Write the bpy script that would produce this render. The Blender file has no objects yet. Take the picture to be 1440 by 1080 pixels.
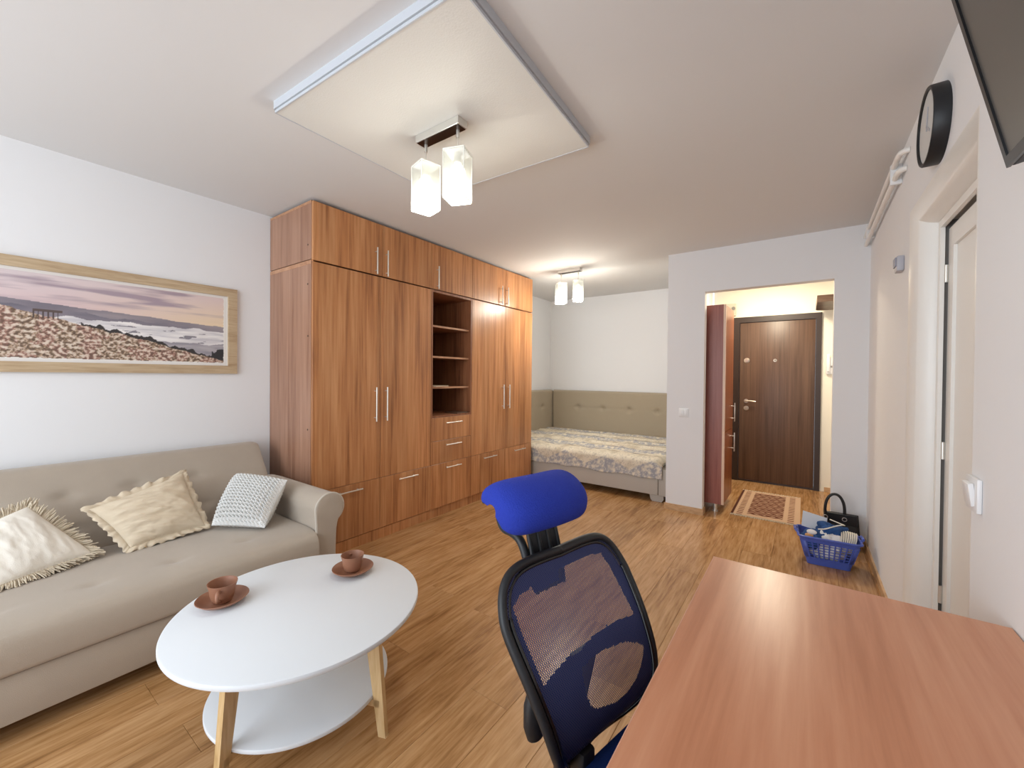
import bpy, bmesh, math, random
from math import sin, cos, pi, radians, sqrt, atan2, exp
from mathutils import Vector, Matrix, noise

random.seed(7)
SC = bpy.context.scene
COL = SC.collection

# ------------------------------------------------------------------ camera
R3 = Vector((0.812818, 0.582433, 0.0092)); U3 = Vector((-0.013595, 0.003178, 0.999902))
YAW, PITCH, ROLL = .6217, -.0105, .0092
_F = Vector((-sin(YAW), cos(YAW), 0)); _R = Vector((cos(YAW), sin(YAW), 0)); _U = Vector((0, 0, 1))
FWD = _F * cos(PITCH) + _U * sin(PITCH)
_U2 = _U * cos(PITCH) - _F * sin(PITCH)
R3 = _R * cos(ROLL) + _U2 * sin(ROLL)
U3 = _U2 * cos(ROLL) - _R * sin(ROLL)
cam_d = bpy.data.cameras.new('camera')
cam = bpy.data.objects.new('camera', cam_d); COL.objects.link(cam)
cam.matrix_world = Matrix(((R3.x, U3.x, -FWD.x, 0), (R3.y, U3.y, -FWD.y, 0), (R3.z, U3.z, -FWD.z, 1.35), (0, 0, 0, 1)))
cam_d.sensor_width = 36.0
cam_d.lens = 573.2474 / 1440 * 36
cam_d.shift_y = -5.7417 / 1440
cam_d.clip_start = 0.02
SC.camera = cam

# ------------------------------------------------------------------ world, lights, exposure
SC.view_settings.view_transform = 'Standard'
SC.view_settings.look = 'None'
SC.view_settings.gamma = 1.0
SC.view_settings.use_curve_mapping = False
SC.view_settings.exposure = 0.42
W = bpy.data.worlds.new('sky'); SC.world = W; W.use_nodes = True
W.node_tree.nodes['Background'].inputs[0].default_value = (0.80, 0.90, 1.0, 1)
W.node_tree.nodes['Background'].inputs[1].default_value = 1.2

def area_light(name, loc, target, sx, sy, power, color):
    d = bpy.data.lights.new(name, 'AREA'); d.shape = 'RECTANGLE'; d.size = sx; d.size_y = sy
    d.energy = power; d.color = color
    o = bpy.data.objects.new(name, d); COL.objects.link(o); o.location = loc
    o.rotation_euler = (Vector(target) - Vector(loc)).to_track_quat('-Z', 'Y').to_euler()
    return o

def point_light(name, loc, power, color, r=0.04):
    d = bpy.data.lights.new(name, 'POINT'); d.energy = power; d.color = color; d.shadow_soft_size = r
    o = bpy.data.objects.new(name, d); COL.objects.link(o); o.location = loc
    return o

WINDOW_POWER, LAMP_POWER, ALCOVE_POWER, HALL_POWER = 62, 5.2, 22, 17
area_light('window_daylight', (-1.75, -1.92, 1.42), (-1.55, 3, 1.40), 2.9, 2.1, WINDOW_POWER, (0.84, 0.92, 1.0))

# ------------------------------------------------------------------ room numbers (metres)
XL, XR, YF, YB, YH, YREAR, H = -3.464, 0.421, 4.325, 5.93, 6.12, -2.0, 2.595
XW = -2.821           # wardrobe front plane
XA, XO1, XO2, ZO = -1.142, -0.796, 0.195, 2.184

# ------------------------------------------------------------------ helpers
def S(r, g, b):
    def f(c):
        c /= 255.0
        return c / 12.92 if c <= 0.04045 else ((c + 0.055) / 1.055) ** 2.4
    return (f(r), f(g), f(b), 1.0)

WLOC = {}
def obj(name, bm, mat, parent=None, smooth=False, angle=40, kind=None):
    me = bpy.data.meshes.new(name)
    if parent is not None:
        l = WLOC.get(parent.name, Vector((0, 0, 0)))
        bmesh.ops.translate(bm, vec=-l, verts=bm.verts)
    bmesh.ops.recalc_face_normals(bm, faces=bm.faces)
    bm.to_mesh(me); bm.free()
    if mat is not None: me.materials.append(mat)
    if smooth:
        me.shade_smooth(); me.set_sharp_from_angle(angle=radians(angle))
    o = bpy.data.objects.new(name, me); COL.objects.link(o)
    if parent is not None:
        o.parent = parent
        WLOC[o.name] = WLOC.get(parent.name, Vector((0, 0, 0)))
    if kind: o['kind'] = kind
    return o

def tag(o, label, cat, group=None):
    o['label'] = label; o['category'] = cat
    if group: o['group'] = group
    return o

def thing(name, loc, label, cat, group=None, kind=None):
    o = bpy.data.objects.new(name, None); COL.objects.link(o); o.empty_display_size = .1
    o.location = loc; WLOC[o.name] = Vector(loc)
    if kind: o['kind'] = kind
    return tag(o, label, cat, group)

def struct(name, bm, mat, parent=None, **kw):
    return obj(name, bm, mat, parent, kind='structure', **kw)

def copy_tree(src, loc, label, rotz=0.0):
    r = src.copy(); COL.objects.link(r); r.location = loc; r.rotation_euler = (0, 0, rotz); r['label'] = label
    WLOC[r.name] = Vector(loc)
    for ch in list(src.children):
        c = ch.copy(); COL.objects.link(c); c.parent = r
        for g in list(ch.children):
            q = g.copy(); COL.objects.link(q); q.parent = c
    return r

def BM(): return bmesh.new()

def box(bm, x0, x1, y0, y1, z0, z1, bev=0, seg=2):
    vs = [bm.verts.new((x, y, z)) for z in (z0, z1) for y in (y0, y1) for x in (x0, x1)]
    fs = [(0, 2, 3, 1), (4, 5, 7, 6), (0, 1, 5, 4), (2, 6, 7, 3), (0, 4, 6, 2), (1, 3, 7, 5)]
    faces = [bm.faces.new([vs[i] for i in f]) for f in fs]
    if bev > 0:
        es = set(e for f in faces for e in f.edges)
        bmesh.ops.bevel(bm, geom=list(es), offset=bev, segments=seg, affect='EDGES', profile=0.5)
    return bm

def obox(bm, c, ax, ay, az, bev=0):
    """box from centre and three half-axis vectors"""
    c = Vector(c); ax = Vector(ax); ay = Vector(ay); az = Vector(az)
    vs = [bm.verts.new(c + ax * i + ay * j + az * k) for k in (-1, 1) for j in (-1, 1) for i in (-1, 1)]
    fs = [(0, 2, 3, 1), (4, 5, 7, 6), (0, 1, 5, 4), (2, 6, 7, 3), (0, 4, 6, 2), (1, 3, 7, 5)]
    faces = [bm.faces.new([vs[i] for i in f]) for f in fs]
    if bev > 0:
        es = set(e for f in faces for e in f.edges)
        bmesh.ops.bevel(bm, geom=list(es), offset=bev, segments=2, affect='EDGES', profile=0.5)
    return bm

def tube(bm, pts, r, n=10, closed=False, flat=1.0, up=None):
    pts = [Vector(p) for p in pts]; N = len(pts)
    rs = r if isinstance(r, (list, tuple)) else [r] * N
    rings = []; prev = None
    for i, p in enumerate(pts):
        if closed: t = (pts[(i + 1) % N] - pts[i - 1])
        else: t = pts[min(i + 1, N - 1)] - pts[max(i - 1, 0)]
        t.normalize()
        if prev is None:
            a = Vector(up) if up else (Vector((0, 0, 1)) if abs(t.z) < .9 else Vector((1, 0, 0)))
        else: a = prev
        a = a - t * a.dot(t); a.normalize(); b = t.cross(a); prev = a
        rings.append([bm.verts.new(p + (a * cos(2 * pi * k / n) * flat + b * sin(2 * pi * k / n)) * rs[i]) for k in range(n)])
    M = N if closed else N - 1
    for i in range(M):
        A, B = rings[i], rings[(i + 1) % N]
        for k in range(n):
            bm.faces.new((A[k], A[(k + 1) % n], B[(k + 1) % n], B[k]))
    if not closed:
        bm.faces.new(rings[0][::-1]); bm.faces.new(rings[-1])
    return bm

def cyl(bm, p0, p1, r0, r1=None, n=20):
    return tube(bm, [p0, p1], [r0, r0 if r1 is None else r1], n)

def lathe(bm, prof, c, n=40, sx=1.0, sy=1.0):
    rings = []
    for r, z in prof:
        if r < 1e-6: rings.append([bm.verts.new((c[0], c[1], c[2] + z))])
        else: rings.append([bm.verts.new((c[0] + r * sx * cos(2 * pi * k / n), c[1] + r * sy * sin(2 * pi * k / n), c[2] + z)) for k in range(n)])
    for A, B in zip(rings, rings[1:]):
        for k in range(n):
            k2 = (k + 1) % n
            if len(A) == 1 and len(B) == 1: continue
            if len(A) == 1: bm.faces.new((A[0], B[k2], B[k]))
            elif len(B) == 1: bm.faces.new((A[k], A[k2], B[0]))
            else: bm.faces.new((A[k], A[k2], B[k2], B[k]))
    return bm

def prism(bm, poly, fn, a, b):
    """poly: 2-D outline, fn(u, v, t) -> xyz, extruded from t=a to t=b"""
    A = [bm.verts.new(fn(u, v, a)) for u, v in poly]; B = [bm.verts.new(fn(u, v, b)) for u, v in poly]
    n = len(poly)
    for i in range(n): bm.faces.new((A[i], A[(i + 1) % n], B[(i + 1) % n], B[i]))
    bm.faces.new(A[::-1]); bm.faces.new(B)
    return bm

def grid(bm, nu, nv, fn, cu=False):
    V = [[bm.verts.new(fn(i / nu, j / nv)) for j in range(nv + 1)] for i in range(nu + (0 if cu else 1))]
    L = len(V)
    for i in range(nu):
        for j in range(nv):
            bm.faces.new((V[i][j], V[(i + 1) % L][j], V[(i + 1) % L][j + 1], V[i][j + 1]))
    return V

def loft(bm, rows, closed_prof=True, cap=True):
    V = [[bm.verts.new(p) for p in r] for r in rows]
    n = len(V[0])
    for A, B in zip(V, V[1:]):
        for k in range(n if closed_prof else n - 1):
            bm.faces.new((A[k], A[(k + 1) % n], B[(k + 1) % n], B[k]))
    if cap and closed_prof:
        bm.faces.new(V[0][::-1]); bm.faces.new(V[-1])
    return V

def smoothpoly(pts, it=2, closed=True):
    for _ in range(it):
        q = []
        n = len(pts)
        rng = range(n) if closed else range(n - 1)
        if not closed: q.append(pts[0])
        for i in rng:
            a, b = pts[i], pts[(i + 1) % n]
            q.append(tuple(.75 * x + .25 * y for x, y in zip(a, b))); q.append(tuple(.25 * x + .75 * y for x, y in zip(a, b)))
        if not closed: q.append(pts[-1])
        pts = q
    return pts

def interp(x, xs, ys):
    if x <= xs[0]: return ys[0]
    for i in range(len(xs) - 1):
        if x <= xs[i + 1]:
            t = (x - xs[i]) / (xs[i + 1] - xs[i]); return ys[i] + t * (ys[i + 1] - ys[i])
    return ys[-1]

# ------------------------------------------------------------------ materials
def new_mat(name):
    m = bpy.data.materials.new(name); m.use_nodes = True
    nt = m.node_tree; b = nt.nodes['Principled BSDF']
    return m, nt, b

def plain(name, col, rough=.5, metal=0.0, spec=.5, bump=0, bscale=200, var=0, vscale=3, coat=0, sheen=0):
    m, nt, b = new_mat(name)
    b.inputs['Base Color'].default_value = col; b.inputs['Roughness'].default_value = rough
    b.inputs['Metallic'].default_value = metal; b.inputs['Specular IOR Level'].default_value = spec
    if coat: b.inputs['Coat Weight'].default_value = coat
    if sheen: b.inputs['Sheen Weight'].default_value = sheen
    tc = nt.nodes.new('ShaderNodeTexCoord')
    if bump:
        n = nt.nodes.new('ShaderNodeTexNoise'); n.inputs['Scale'].default_value = bscale; n.inputs['Detail'].default_value = 3
        bp = nt.nodes.new('ShaderNodeBump'); bp.inputs['Strength'].default_value = bump; bp.inputs['Distance'].default_value = .004
        nt.links.new(tc.outputs['Object'], n.inputs['Vector']); nt.links.new(n.outputs['Fac'], bp.inputs['Height'])
        nt.links.new(bp.outputs['Normal'], b.inputs['Normal'])
    if var:
        n = nt.nodes.new('ShaderNodeTexNoise'); n.inputs['Scale'].default_value = vscale; n.inputs['Detail'].default_value = 4
        mx = nt.nodes.new('ShaderNodeMix'); mx.data_type = 'RGBA'
        mx.inputs[6].default_value = tuple(c * (1 - var) for c in col[:3]) + (1,)
        mx.inputs[7].default_value = tuple(min(1, c * (1 + var)) for c in col[:3]) + (1,)
        nt.links.new(tc.outputs['Object'], n.inputs['Vector']); nt.links.new(n.outputs['Fac'], mx.inputs[0])
        nt.links.new(mx.outputs[2], b.inputs['Base Color'])
    return m

def wood(name, cols, scale, fine, rough=.4, rnd=False, spec=.5, bump=.02, band=None, coat=0, rndv=.25):
    """cols: dark, mid, light.  scale: coarse streak scale xyz, fine: fine grain scale xyz"""
    m, nt, b = new_mat(name); N = nt.nodes; L = nt.links
    b.inputs['Roughness'].default_value = rough; b.inputs['Specular IOR Level'].default_value = spec
    if coat: b.inputs['Coat Weight'].default_value = coat; b.inputs['Coat Roughness'].default_value = .15
    tc = N.new('ShaderNodeTexCoord'); vec = tc.outputs['Object']
    oi = N.new('ShaderNodeObjectInfo')
    if rnd:
        mu = N.new('ShaderNodeMath'); mu.operation = 'MULTIPLY'; mu.inputs[1].default_value = 37.0
        L.new(oi.outputs['Random'], mu.inputs[0])
        ad = N.new('ShaderNodeVectorMath'); ad.operation = 'ADD'
        L.new(vec, ad.inputs[0]); L.new(mu.outputs[0], ad.inputs[1]); vec = ad.outputs[0]
    def noise_at(sc, detail, dist=0.0, rough_=.55):
        mp = N.new('ShaderNodeMapping'); mp.inputs['Scale'].default_value = sc
        n = N.new('ShaderNodeTexNoise'); n.inputs['Scale'].default_value = 1.0; n.inputs['Detail'].default_value = detail
        n.inputs['Distortion'].default_value = dist; n.inputs['Roughness'].default_value = rough_
        L.new(vec, mp.inputs['Vector']); L.new(mp.outputs[0], n.inputs['Vector']); return n.outputs['Fac']
    a = noise_at(scale, 3, .4); f = noise_at(fine, 5, .2, .6)
    mx = N.new('ShaderNodeMath'); mx.operation = 'MULTIPLY_ADD'; mx.inputs[1].default_value = .55
    L.new(f, mx.inputs[0])
    m2 = N.new('ShaderNodeMath'); m2.operation = 'MULTIPLY'; m2.inputs[1].default_value = .45; L.new(a, m2.inputs[0]); L.new(m2.outputs[0], mx.inputs[2])
    cr = N.new('ShaderNodeValToRGB'); e = cr.color_ramp.elements
    e[0].position = .36; e[0].color = cols[0]; e[1].position = .64; e[1].color = cols[2]
    k = e.new(.48); k.color = cols[1]
    L.new(mx.outputs[0], cr.inputs[0]); out = cr.outputs['Color']
    if band:
        # broad strips like joined veneer leaves: white noise over a stepped coordinate
        sx = N.new('ShaderNodeSeparateXYZ'); L.new(tc.outputs['Object'], sx.inputs[0])
        dv = N.new('ShaderNodeMath'); dv.operation = 'DIVIDE'; dv.inputs[1].default_value = band[1]; L.new(sx.outputs[band[0]], dv.inputs[0])
        fl = N.new('ShaderNodeMath'); fl.operation = 'FLOOR'; L.new(dv.outputs[0], fl.inputs[0])
        ad2 = N.new('ShaderNodeMath'); ad2.operation = 'ADD'; L.new(fl.outputs[0], ad2.inputs[0])
        if rnd: L.new(mu.outputs[0], ad2.inputs[1])
        wn = N.new('ShaderNodeTexWhiteNoise'); wn.noise_dimensions = '1D'; L.new(ad2.outputs[0], wn.inputs['W'])
        hs = N.new('ShaderNodeHueSaturation'); mr = N.new('ShaderNodeMapRange')
        mr.inputs['To Min'].default_value = 1 - band[2]; mr.inputs['To Max'].default_value = 1 + band[2]
        L.new(wn.outputs['Value'], mr.inputs['Value']); L.new(mr.outputs[0], hs.inputs['Value']); L.new(out, hs.inputs['Color']); out = hs.outputs[0]
    if rnd and rndv:
        hs = N.new('ShaderNodeHueSaturation'); mr = N.new('ShaderNodeMapRange')
        mr.inputs['To Min'].default_value = 1 - rndv; mr.inputs['To Max'].default_value = 1 + rndv
        L.new(oi.outputs['Random'], mr.inputs['Value']); L.new(mr.outputs[0], hs.inputs['Value']); L.new(out, hs.inputs['Color']); out = hs.outputs[0]
    L.new(out, b.inputs['Base Color'])
    if bump:
        bp = N.new('ShaderNodeBump'); bp.inputs['Strength'].default_value = bump; bp.inputs['Distance'].default_value = .003
        L.new(f, bp.inputs['Height']); L.new(bp.outputs[0], b.inputs['Normal'])
    return m

def vcol_mat(name, rough=.6, bump=0, bscale=300, spec=.4):
    m, nt, b = new_mat(name)
    a = nt.nodes.new('ShaderNodeVertexColor'); a.layer_name = 'col'
    nt.links.new(a.outputs['Color'], b.inputs['Base Color']); b.inputs['Roughness'].default_value = rough
    b.inputs['Specular IOR Level'].default_value = spec
    if bump:
        tc = nt.nodes.new('ShaderNodeTexCoord'); n = nt.nodes.new('ShaderNodeTexNoise'); n.inputs['Scale'].default_value = bscale
        bp = nt.nodes.new('ShaderNodeBump'); bp.inputs['Strength'].default_value = bump; bp.inputs['Distance'].default_value = .004
        nt.links.new(tc.outputs['Object'], n.inputs['Vector']); nt.links.new(n.outputs['Fac'], bp.inputs['Height']); nt.links.new(bp.outputs[0], b.inputs['Normal'])
    return m

def paint(o, fn):
    """give every vertex of o a colour fn(i, co) in linear rgb"""
    me = o.data; a = me.color_attributes.new('col', 'FLOAT_COLOR', 'POINT')
    buf = []
    for i, v in enumerate(me.vertices):
        c = fn(i, v.co); buf.extend((c[0], c[1], c[2], 1.0))
    a.data.foreach_set('color', buf)

M = {}
M['wall'] = plain('painted_wall', S(234, 234, 235), .75, spec=.25, bump=.06, bscale=90)
M['ceiling'] = plain('painted_ceiling', S(224, 223, 222), .8, spec=.2, bump=.05, bscale=70)
M['panel'] = plain('ceiling_panel_plaster', S(226, 225, 220), .6, spec=.3, bump=.25, bscale=140)
M['gloss_white'] = plain('white_gloss_paint', S(240, 238, 233), .35, bump=.05, bscale=60)
M['white_plastic'] = plain('white_plastic', S(236, 236, 236), .35)
M['chrome'] = plain('brushed_steel', S(222, 219, 212), .32, metal=.75)
M['brass'] = plain('satin_nickel', S(215, 205, 190), .3, metal=1.0)
M['steel_dark'] = plain('steel_underside', S(90, 80, 75), .3, metal=1.0)
M['black'] = plain('black_plastic', S(30, 31, 34), .45, spec=.4)
M['blackgloss'] = plain('black_gloss_plastic', S(20, 20, 22), .25)
M['dark_void'] = plain('dark_gap', S(128, 124, 120), .8)  # grey, also carries the shade painted into the door gap
M['sub'] = plain('subfloor', S(70, 50, 35), .9)
C_W = (S(146, 94, 58), S(182, 124, 78), S(202, 148, 102))
M['wood'] = wood('walnut_veneer', C_W, (9, 9, .55), (46, 46, 1.6), .33, rnd=True, band=(1, .125, .10), rndv=.06)
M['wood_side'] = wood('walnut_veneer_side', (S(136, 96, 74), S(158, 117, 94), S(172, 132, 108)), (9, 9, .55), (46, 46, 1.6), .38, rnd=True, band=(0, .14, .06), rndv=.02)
M['wood_h'] = wood('walnut_veneer_drawer', C_W, (9, 9, .6), (46, 46, 1.8), .33, rnd=True, band=(1, .16, .09), rndv=.06)
M['wood_edge'] = wood('pale_edge_band', (S(170, 120, 88), S(186, 138, 104), S(198, 152, 120)), (9, 2, 9), (40, 4, 40), .45)
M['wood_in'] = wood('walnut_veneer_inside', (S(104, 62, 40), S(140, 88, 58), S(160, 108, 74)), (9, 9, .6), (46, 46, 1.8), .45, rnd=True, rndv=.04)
M['floor'] = wood('oak_laminate', (S(140, 100, 60), S(174, 130, 84), S(198, 156, 110)), (10, 1.1, 10), (60, 5, 60), .26, rnd=True, spec=.5, bump=.02, rndv=.05)
M['skirt'] = wood('oak_skirting', (S(170, 132, 92), S(196, 158, 116), S(208, 172, 132)), (6, 6, 20), (20, 20, 60), .45)
M['pale_oak'] = wood('pale_oak_leg', (S(178, 142, 92), S(202, 168, 118), S(216, 186, 140)), (20, 20, 2.5), (90, 90, 7), .45)
M['frame_oak'] = wood('picture_frame_oak', (S(166, 140, 108), S(186, 162, 130), S(200, 178, 146)), (20, 2, 20), (80, 6, 80), .5)
M['desk'] = wood('beech_melamine', (S(180, 118, 84), S(194, 132, 98), S(206, 148, 114)), (7, .5, 7), (34, 1.6, 34), .3, bump=.012)
M['desk_edge'] = wood('beech_edge', (S(186, 132, 106), S(204, 152, 126), S(214, 166, 142)), (7, .5, 7), (34, 1.6, 34), .35)
M['door_dark'] = wood('dark_brown_door', (S(70, 49, 37), S(88, 64, 50), S(102, 76, 60)), (10, 10, .5), (50, 50, 1.5), .4)
M['door_frame'] = plain('dark_door_frame', S(50, 36, 30), .4)
M['cherry'] = wood('cherry_side', (S(120, 62, 50), S(142, 78, 64), S(154, 92, 78)), (8, 8, .5), (50, 50, 1.6), .4)
M['cherry_front'] = wood('cherry_front', (S(92, 44, 20), S(128, 66, 32), S(158, 90, 48)), (12, 12, .6), (60, 60, 1.8), .3)
M['sofa'] = plain('greige_velour', S(173, 160, 145), .9, spec=.15, bump=.25, bscale=420, var=.06, vscale=7, sheen=.25)
M['piping'] = plain('sofa_piping', S(196, 188, 176), .85, spec=.2)
M['bed'] = plain('taupe_upholstery', S(170, 157, 136), .9, spec=.15, bump=.25, bscale=380, sheen=.2)
M['bed_base'] = plain('light_upholstery', S(190, 182, 172), .9, spec=.15, bump=.25, bscale=380)
M['linen'] = plain('beige_linen', S(214, 198, 174), .95, spec=.1, bump=.35, bscale=330)
M['linen_w'] = plain('cream_linen', S(232, 225, 213), .95, spec=.1, bump=.3, bscale=330)
M['fringe'] = plain('beige_fringe', S(204, 190, 168), .95, spec=.1)
M['knit'] = plain('white_knit', S(224, 223, 220), .95, spec=.1, bump=.2, bscale=500)
M['tabletop'] = plain('white_lacquer', S(222, 226, 230), .42, spec=.35)
M['terracotta'] = plain('terracotta', S(148, 102, 78), .45, var=.08, vscale=30, bump=.05, bscale=120)
M['blue_pad'] = plain('blue_mesh_fabric', S(38, 58, 166), .8, spec=.25, bump=.9, bscale=300)
M['blue_dark'] = plain('blue_mesh_backing', S(20, 46, 104), .8, spec=.2, bump=.6, bscale=400)
M['basket'] = plain('blue_plastic', S(72, 92, 176), .35)
M['navy'] = plain('navy_cotton', S(34, 74, 128), .9, bump=.5, bscale=120, var=.2, vscale=25)
M['cotton'] = plain('white_cotton', S(232, 230, 226), .9, bump=.3, bscale=120)
M['cord'] = plain('cream_cord', S(226, 220, 206), .6)
M['orange'] = plain('orange_print', S(214, 160, 104), .8)
M['card'] = plain('pale_card', S(212, 216, 222), .7)
M['leather'] = plain('black_leather', S(22, 22, 24), .38, bump=.2, bscale=200)
M['tvscreen'] = plain('tv_screen', S(84, 80, 75), .3, spec=.5)  # reflection of the room is put into the grey base colour
M['clockface'] = plain('clock_face', S(205, 205, 203), .5)
M['grey_plastic'] = plain('grey_plastic', S(178, 178, 186), .4)
M['rail_dark'] = wood('dark_shelf', (S(70, 50, 36), S(96, 72, 54), S(112, 88, 68)), (2, 12, 12), (6, 60, 60), .4)
M['paper'] = plain('booklet_paper', S(206, 186, 160), .6)

def glass_shade():
    m, nt, b = new_mat('frosted_glass_shade'); N = nt.nodes; L = nt.links
    out = [n for n in N if n.type == 'OUTPUT_MATERIAL'][0]
    tr = N.new('ShaderNodeBsdfTransparent'); tl = N.new('ShaderNodeBsdfTranslucent'); tl.inputs[0].default_value = (.55, .57, .5, 1)
    gl = N.new('ShaderNodeBsdfGlossy'); gl.inputs['Roughness'].default_value = .15
    df = N.new('ShaderNodeBsdfDiffuse'); df.inputs[0].default_value = (.8, .82, .76, 1)
    m1 = N.new('ShaderNodeMixShader'); m1.inputs[0].default_value = .45; L.new(tl.outputs[0], m1.inputs[1]); L.new(df.outputs[0], m1.inputs[2])
    m2 = N.new('ShaderNodeMixShader'); m2.inputs[0].default_value = .62; L.new(m1.outputs[0], m2.inputs[1]); L.new(tr.outputs[0], m2.inputs[2])
    m3 = N.new('ShaderNodeMixShader'); m3.inputs[0].default_value = .05; L.new(m2.outputs[0], m3.inputs[1]); L.new(gl.outputs[0], m3.inputs[2])
    L.new(m3.outputs[0], out.inputs['Surface']); return m
M['shade'] = glass_shade()
M['shade_rim'] = plain('polished_glass_edge', S(244, 246, 238), .2)
def emit(name, col, st):
    m, nt, b = new_mat(name)
    b.inputs['Emission Color'].default_value = col; b.inputs['Emission Strength'].default_value = st; b.inputs['Base Color'].default_value = (1, 1, 1, 1)
    return m
M['bulb'] = emit('lit_bulb', (1, .98, .92, 1), 3.5)

def chair_mesh():
    """see-through woven net: diagonal threads with holes between them"""
    m, nt, b = new_mat('blue_chair_net'); N = nt.nodes; L = nt.links
    b.inputs['Base Color'].default_value = S(58, 64, 104); b.inputs['Roughness'].default_value = .7
    out = [n for n in N if n.type == 'OUTPUT_MATERIAL'][0]
    uv = N.new('ShaderNodeUVMap'); sx = N.new('ShaderNodeSeparateXYZ'); L.new(uv.outputs[0], sx.inputs[0])
    def wave(sock, k):
        a = N.new('ShaderNodeMath'); a.operation = 'MULTIPLY'; a.inputs[1].default_value = k; L.new(sock, a.inputs[0])
        s = N.new('ShaderNodeMath'); s.operation = 'SINE'; L.new(a.outputs[0], s.inputs[0]); return s.outputs[0]
    g1 = wave(sx.outputs['X'], 2 * pi / .0042); g2 = wave(sx.outputs['Y'], 2 * pi / .0042)
    c1 = N.new('ShaderNodeMath'); c1.operation = 'GREATER_THAN'; c1.inputs[1].default_value = .42; L.new(g1, c1.inputs[0])
    c2 = N.new('ShaderNodeMath'); c2.operation = 'GREATER_THAN'; c2.inputs[1].default_value = .1; L.new(g2, c2.inputs[0])
    mx = N.new('ShaderNodeMath'); mx.operation = 'MAXIMUM'; L.new(c1.outputs[0], mx.inputs[0]); L.new(c2.outputs[0], mx.inputs[1])
    tr = N.new('ShaderNodeBsdfTransparent'); ms = N.new('ShaderNodeMixShader')
    L.new(mx.outputs[0], ms.inputs[0]); L.new(tr.outputs[0], ms.inputs[1]); L.new(b.outputs[0], ms.inputs[2]); L.new(ms.outputs[0], out.inputs['Surface'])
    return m
M['net'] = chair_mesh()

# ================================================================== SETTING
def rects(bm, *bs):
    for b in bs: box(bm, *b)
    return bm

# floor: slab with laminate planks as parts
fl = struct('floor', box(BM(), XL - .1, XR + .2, YREAR - .1, YH + .15, -.12, -.0125), M['sub'])
PW, PL = .193, 1.29
def plank_mesh(w, l):
    bm = BM(); c = .0012
    b = [(-w / 2, -l / 2), (w / 2, -l / 2), (w / 2, l / 2), (-w / 2, l / 2)]
    r0 = [bm.verts.new((x, y, -.012)) for x, y in b]; r1 = [bm.verts.new((x, y, -.0015)) for x, y in b]
    r2 = [bm.verts.new((x - math.copysign(c, x), y - math.copysign(c, y), 0)) for x, y in b]
    for A, B in ((r0, r1), (r1, r2)):
        for k in range(4): bm.faces.new((A[k], A[(k + 1) % 4], B[(k + 1) % 4], B[k]))
    bm.faces.new(r2); bm.faces.new(r0[::-1])
    me = bpy.data.meshes.new('plank'); bm.to_mesh(me); bm.free(); me.materials.append(M['floor']); return me
_pm = {}
x = XL; row = 0
while x < XR - .01:
    w = min(PW, XR - x); ymax = YB if x + w < XA + .1 else YH
    y = YREAR - random.random() * PL
    while y < ymax:
        a, b = max(y, YREAR), min(y + PL, ymax)
        if b - a > .03:
            key = (round(w, 3), round(b - a, 3))
            if key not in _pm: _pm[key] = plank_mesh(w - .0006, b - a - .0006)
            o = bpy.data.objects.new('plank', _pm[key]); COL.objects.link(o); o.parent = fl
            o.location = (x + w / 2, (a + b) / 2, 0)
        y += PL
    x += PW; row += 1

struct('ceiling', box(BM(), XL - .1, XR + .2, YREAR - .1, YH + .15, H, H + .12), M['ceiling'])
struct('wall_left', box(BM(), XL - .1, XL, YREAR - .1, YB + .1, 0, H), M['wall'])
struct('wall_back', box(BM(), XL, -1.01, YB, YB + .1, 0, H), M['wall'])
bm = BM()
rects(bm, (XA, XO1, YF, YF + .10, 0, H), (XO1, XO2, YF, YF + .10, ZO, H), (XO2, XR, YF, YF + .10, 0, H))
struct('wall_front', bm, M['wall'])
struct('wall_partition', box(BM(), XA, -1.01, YF + .10, YB, 0, H), M['wall'])
M['hall_wall'] = plain('hall_wall_paint', S(240, 234, 218), .75, spec=.25, bump=.06, bscale=90)
HX0, HX1, DZ = -.775, .165, 2.14
bm = BM()
rects(bm, (-1.01, HX0, YH, YH + .12, 0, H), (HX0, HX1, YH, YH + .12, DZ, H), (HX1, XR + .1, YH, YH + .12, 0, H))
struct('wall_hall', bm, M['hall_wall'])
# rear wall with the window opening the daylight comes through (behind the camera)
bm = BM()
rects(bm, (XL - .1, XR + .2, YREAR - .12, YREAR, 0, .35), (XL - .1, XR + .2, YREAR - .12, YREAR, 2.5, H),
      (XL - .1, -3.25, YREAR - .12, YREAR, .35, 2.5), (-.25, XR + .2, YREAR - .12, YREAR, .35, 2.5))
struct('wall_rear', bm, M['wall'])
bm = BM()
for xx in (-3.25, -2.25, -1.25, -.31): box(bm, xx, xx + .06, YREAR - .1, YREAR - .04, .35, 2.5)
box(bm, -3.25, -.25, YREAR - .1, YREAR - .04, .35, .41); box(bm, -3.25, -.25, YREAR - .1, YREAR - .04, 2.44, 2.5)
struct('window_1', bm, M['gloss_white'])

# right wall with the rounded doorway
DY0, DY1, DTOP, RB = 1.925, 2.735, 2.09, .095
bm = BM()
rects(bm, (XR, XR + .16, YREAR, DY0 - RB, 0, H), (XR, XR + .16, DY1 + RB, YH, 0, H), (XR, XR + .16, DY0 - RB, DY1 + RB, DTOP + RB, H))
struct('wall_right', bm, M['wall'])
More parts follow.
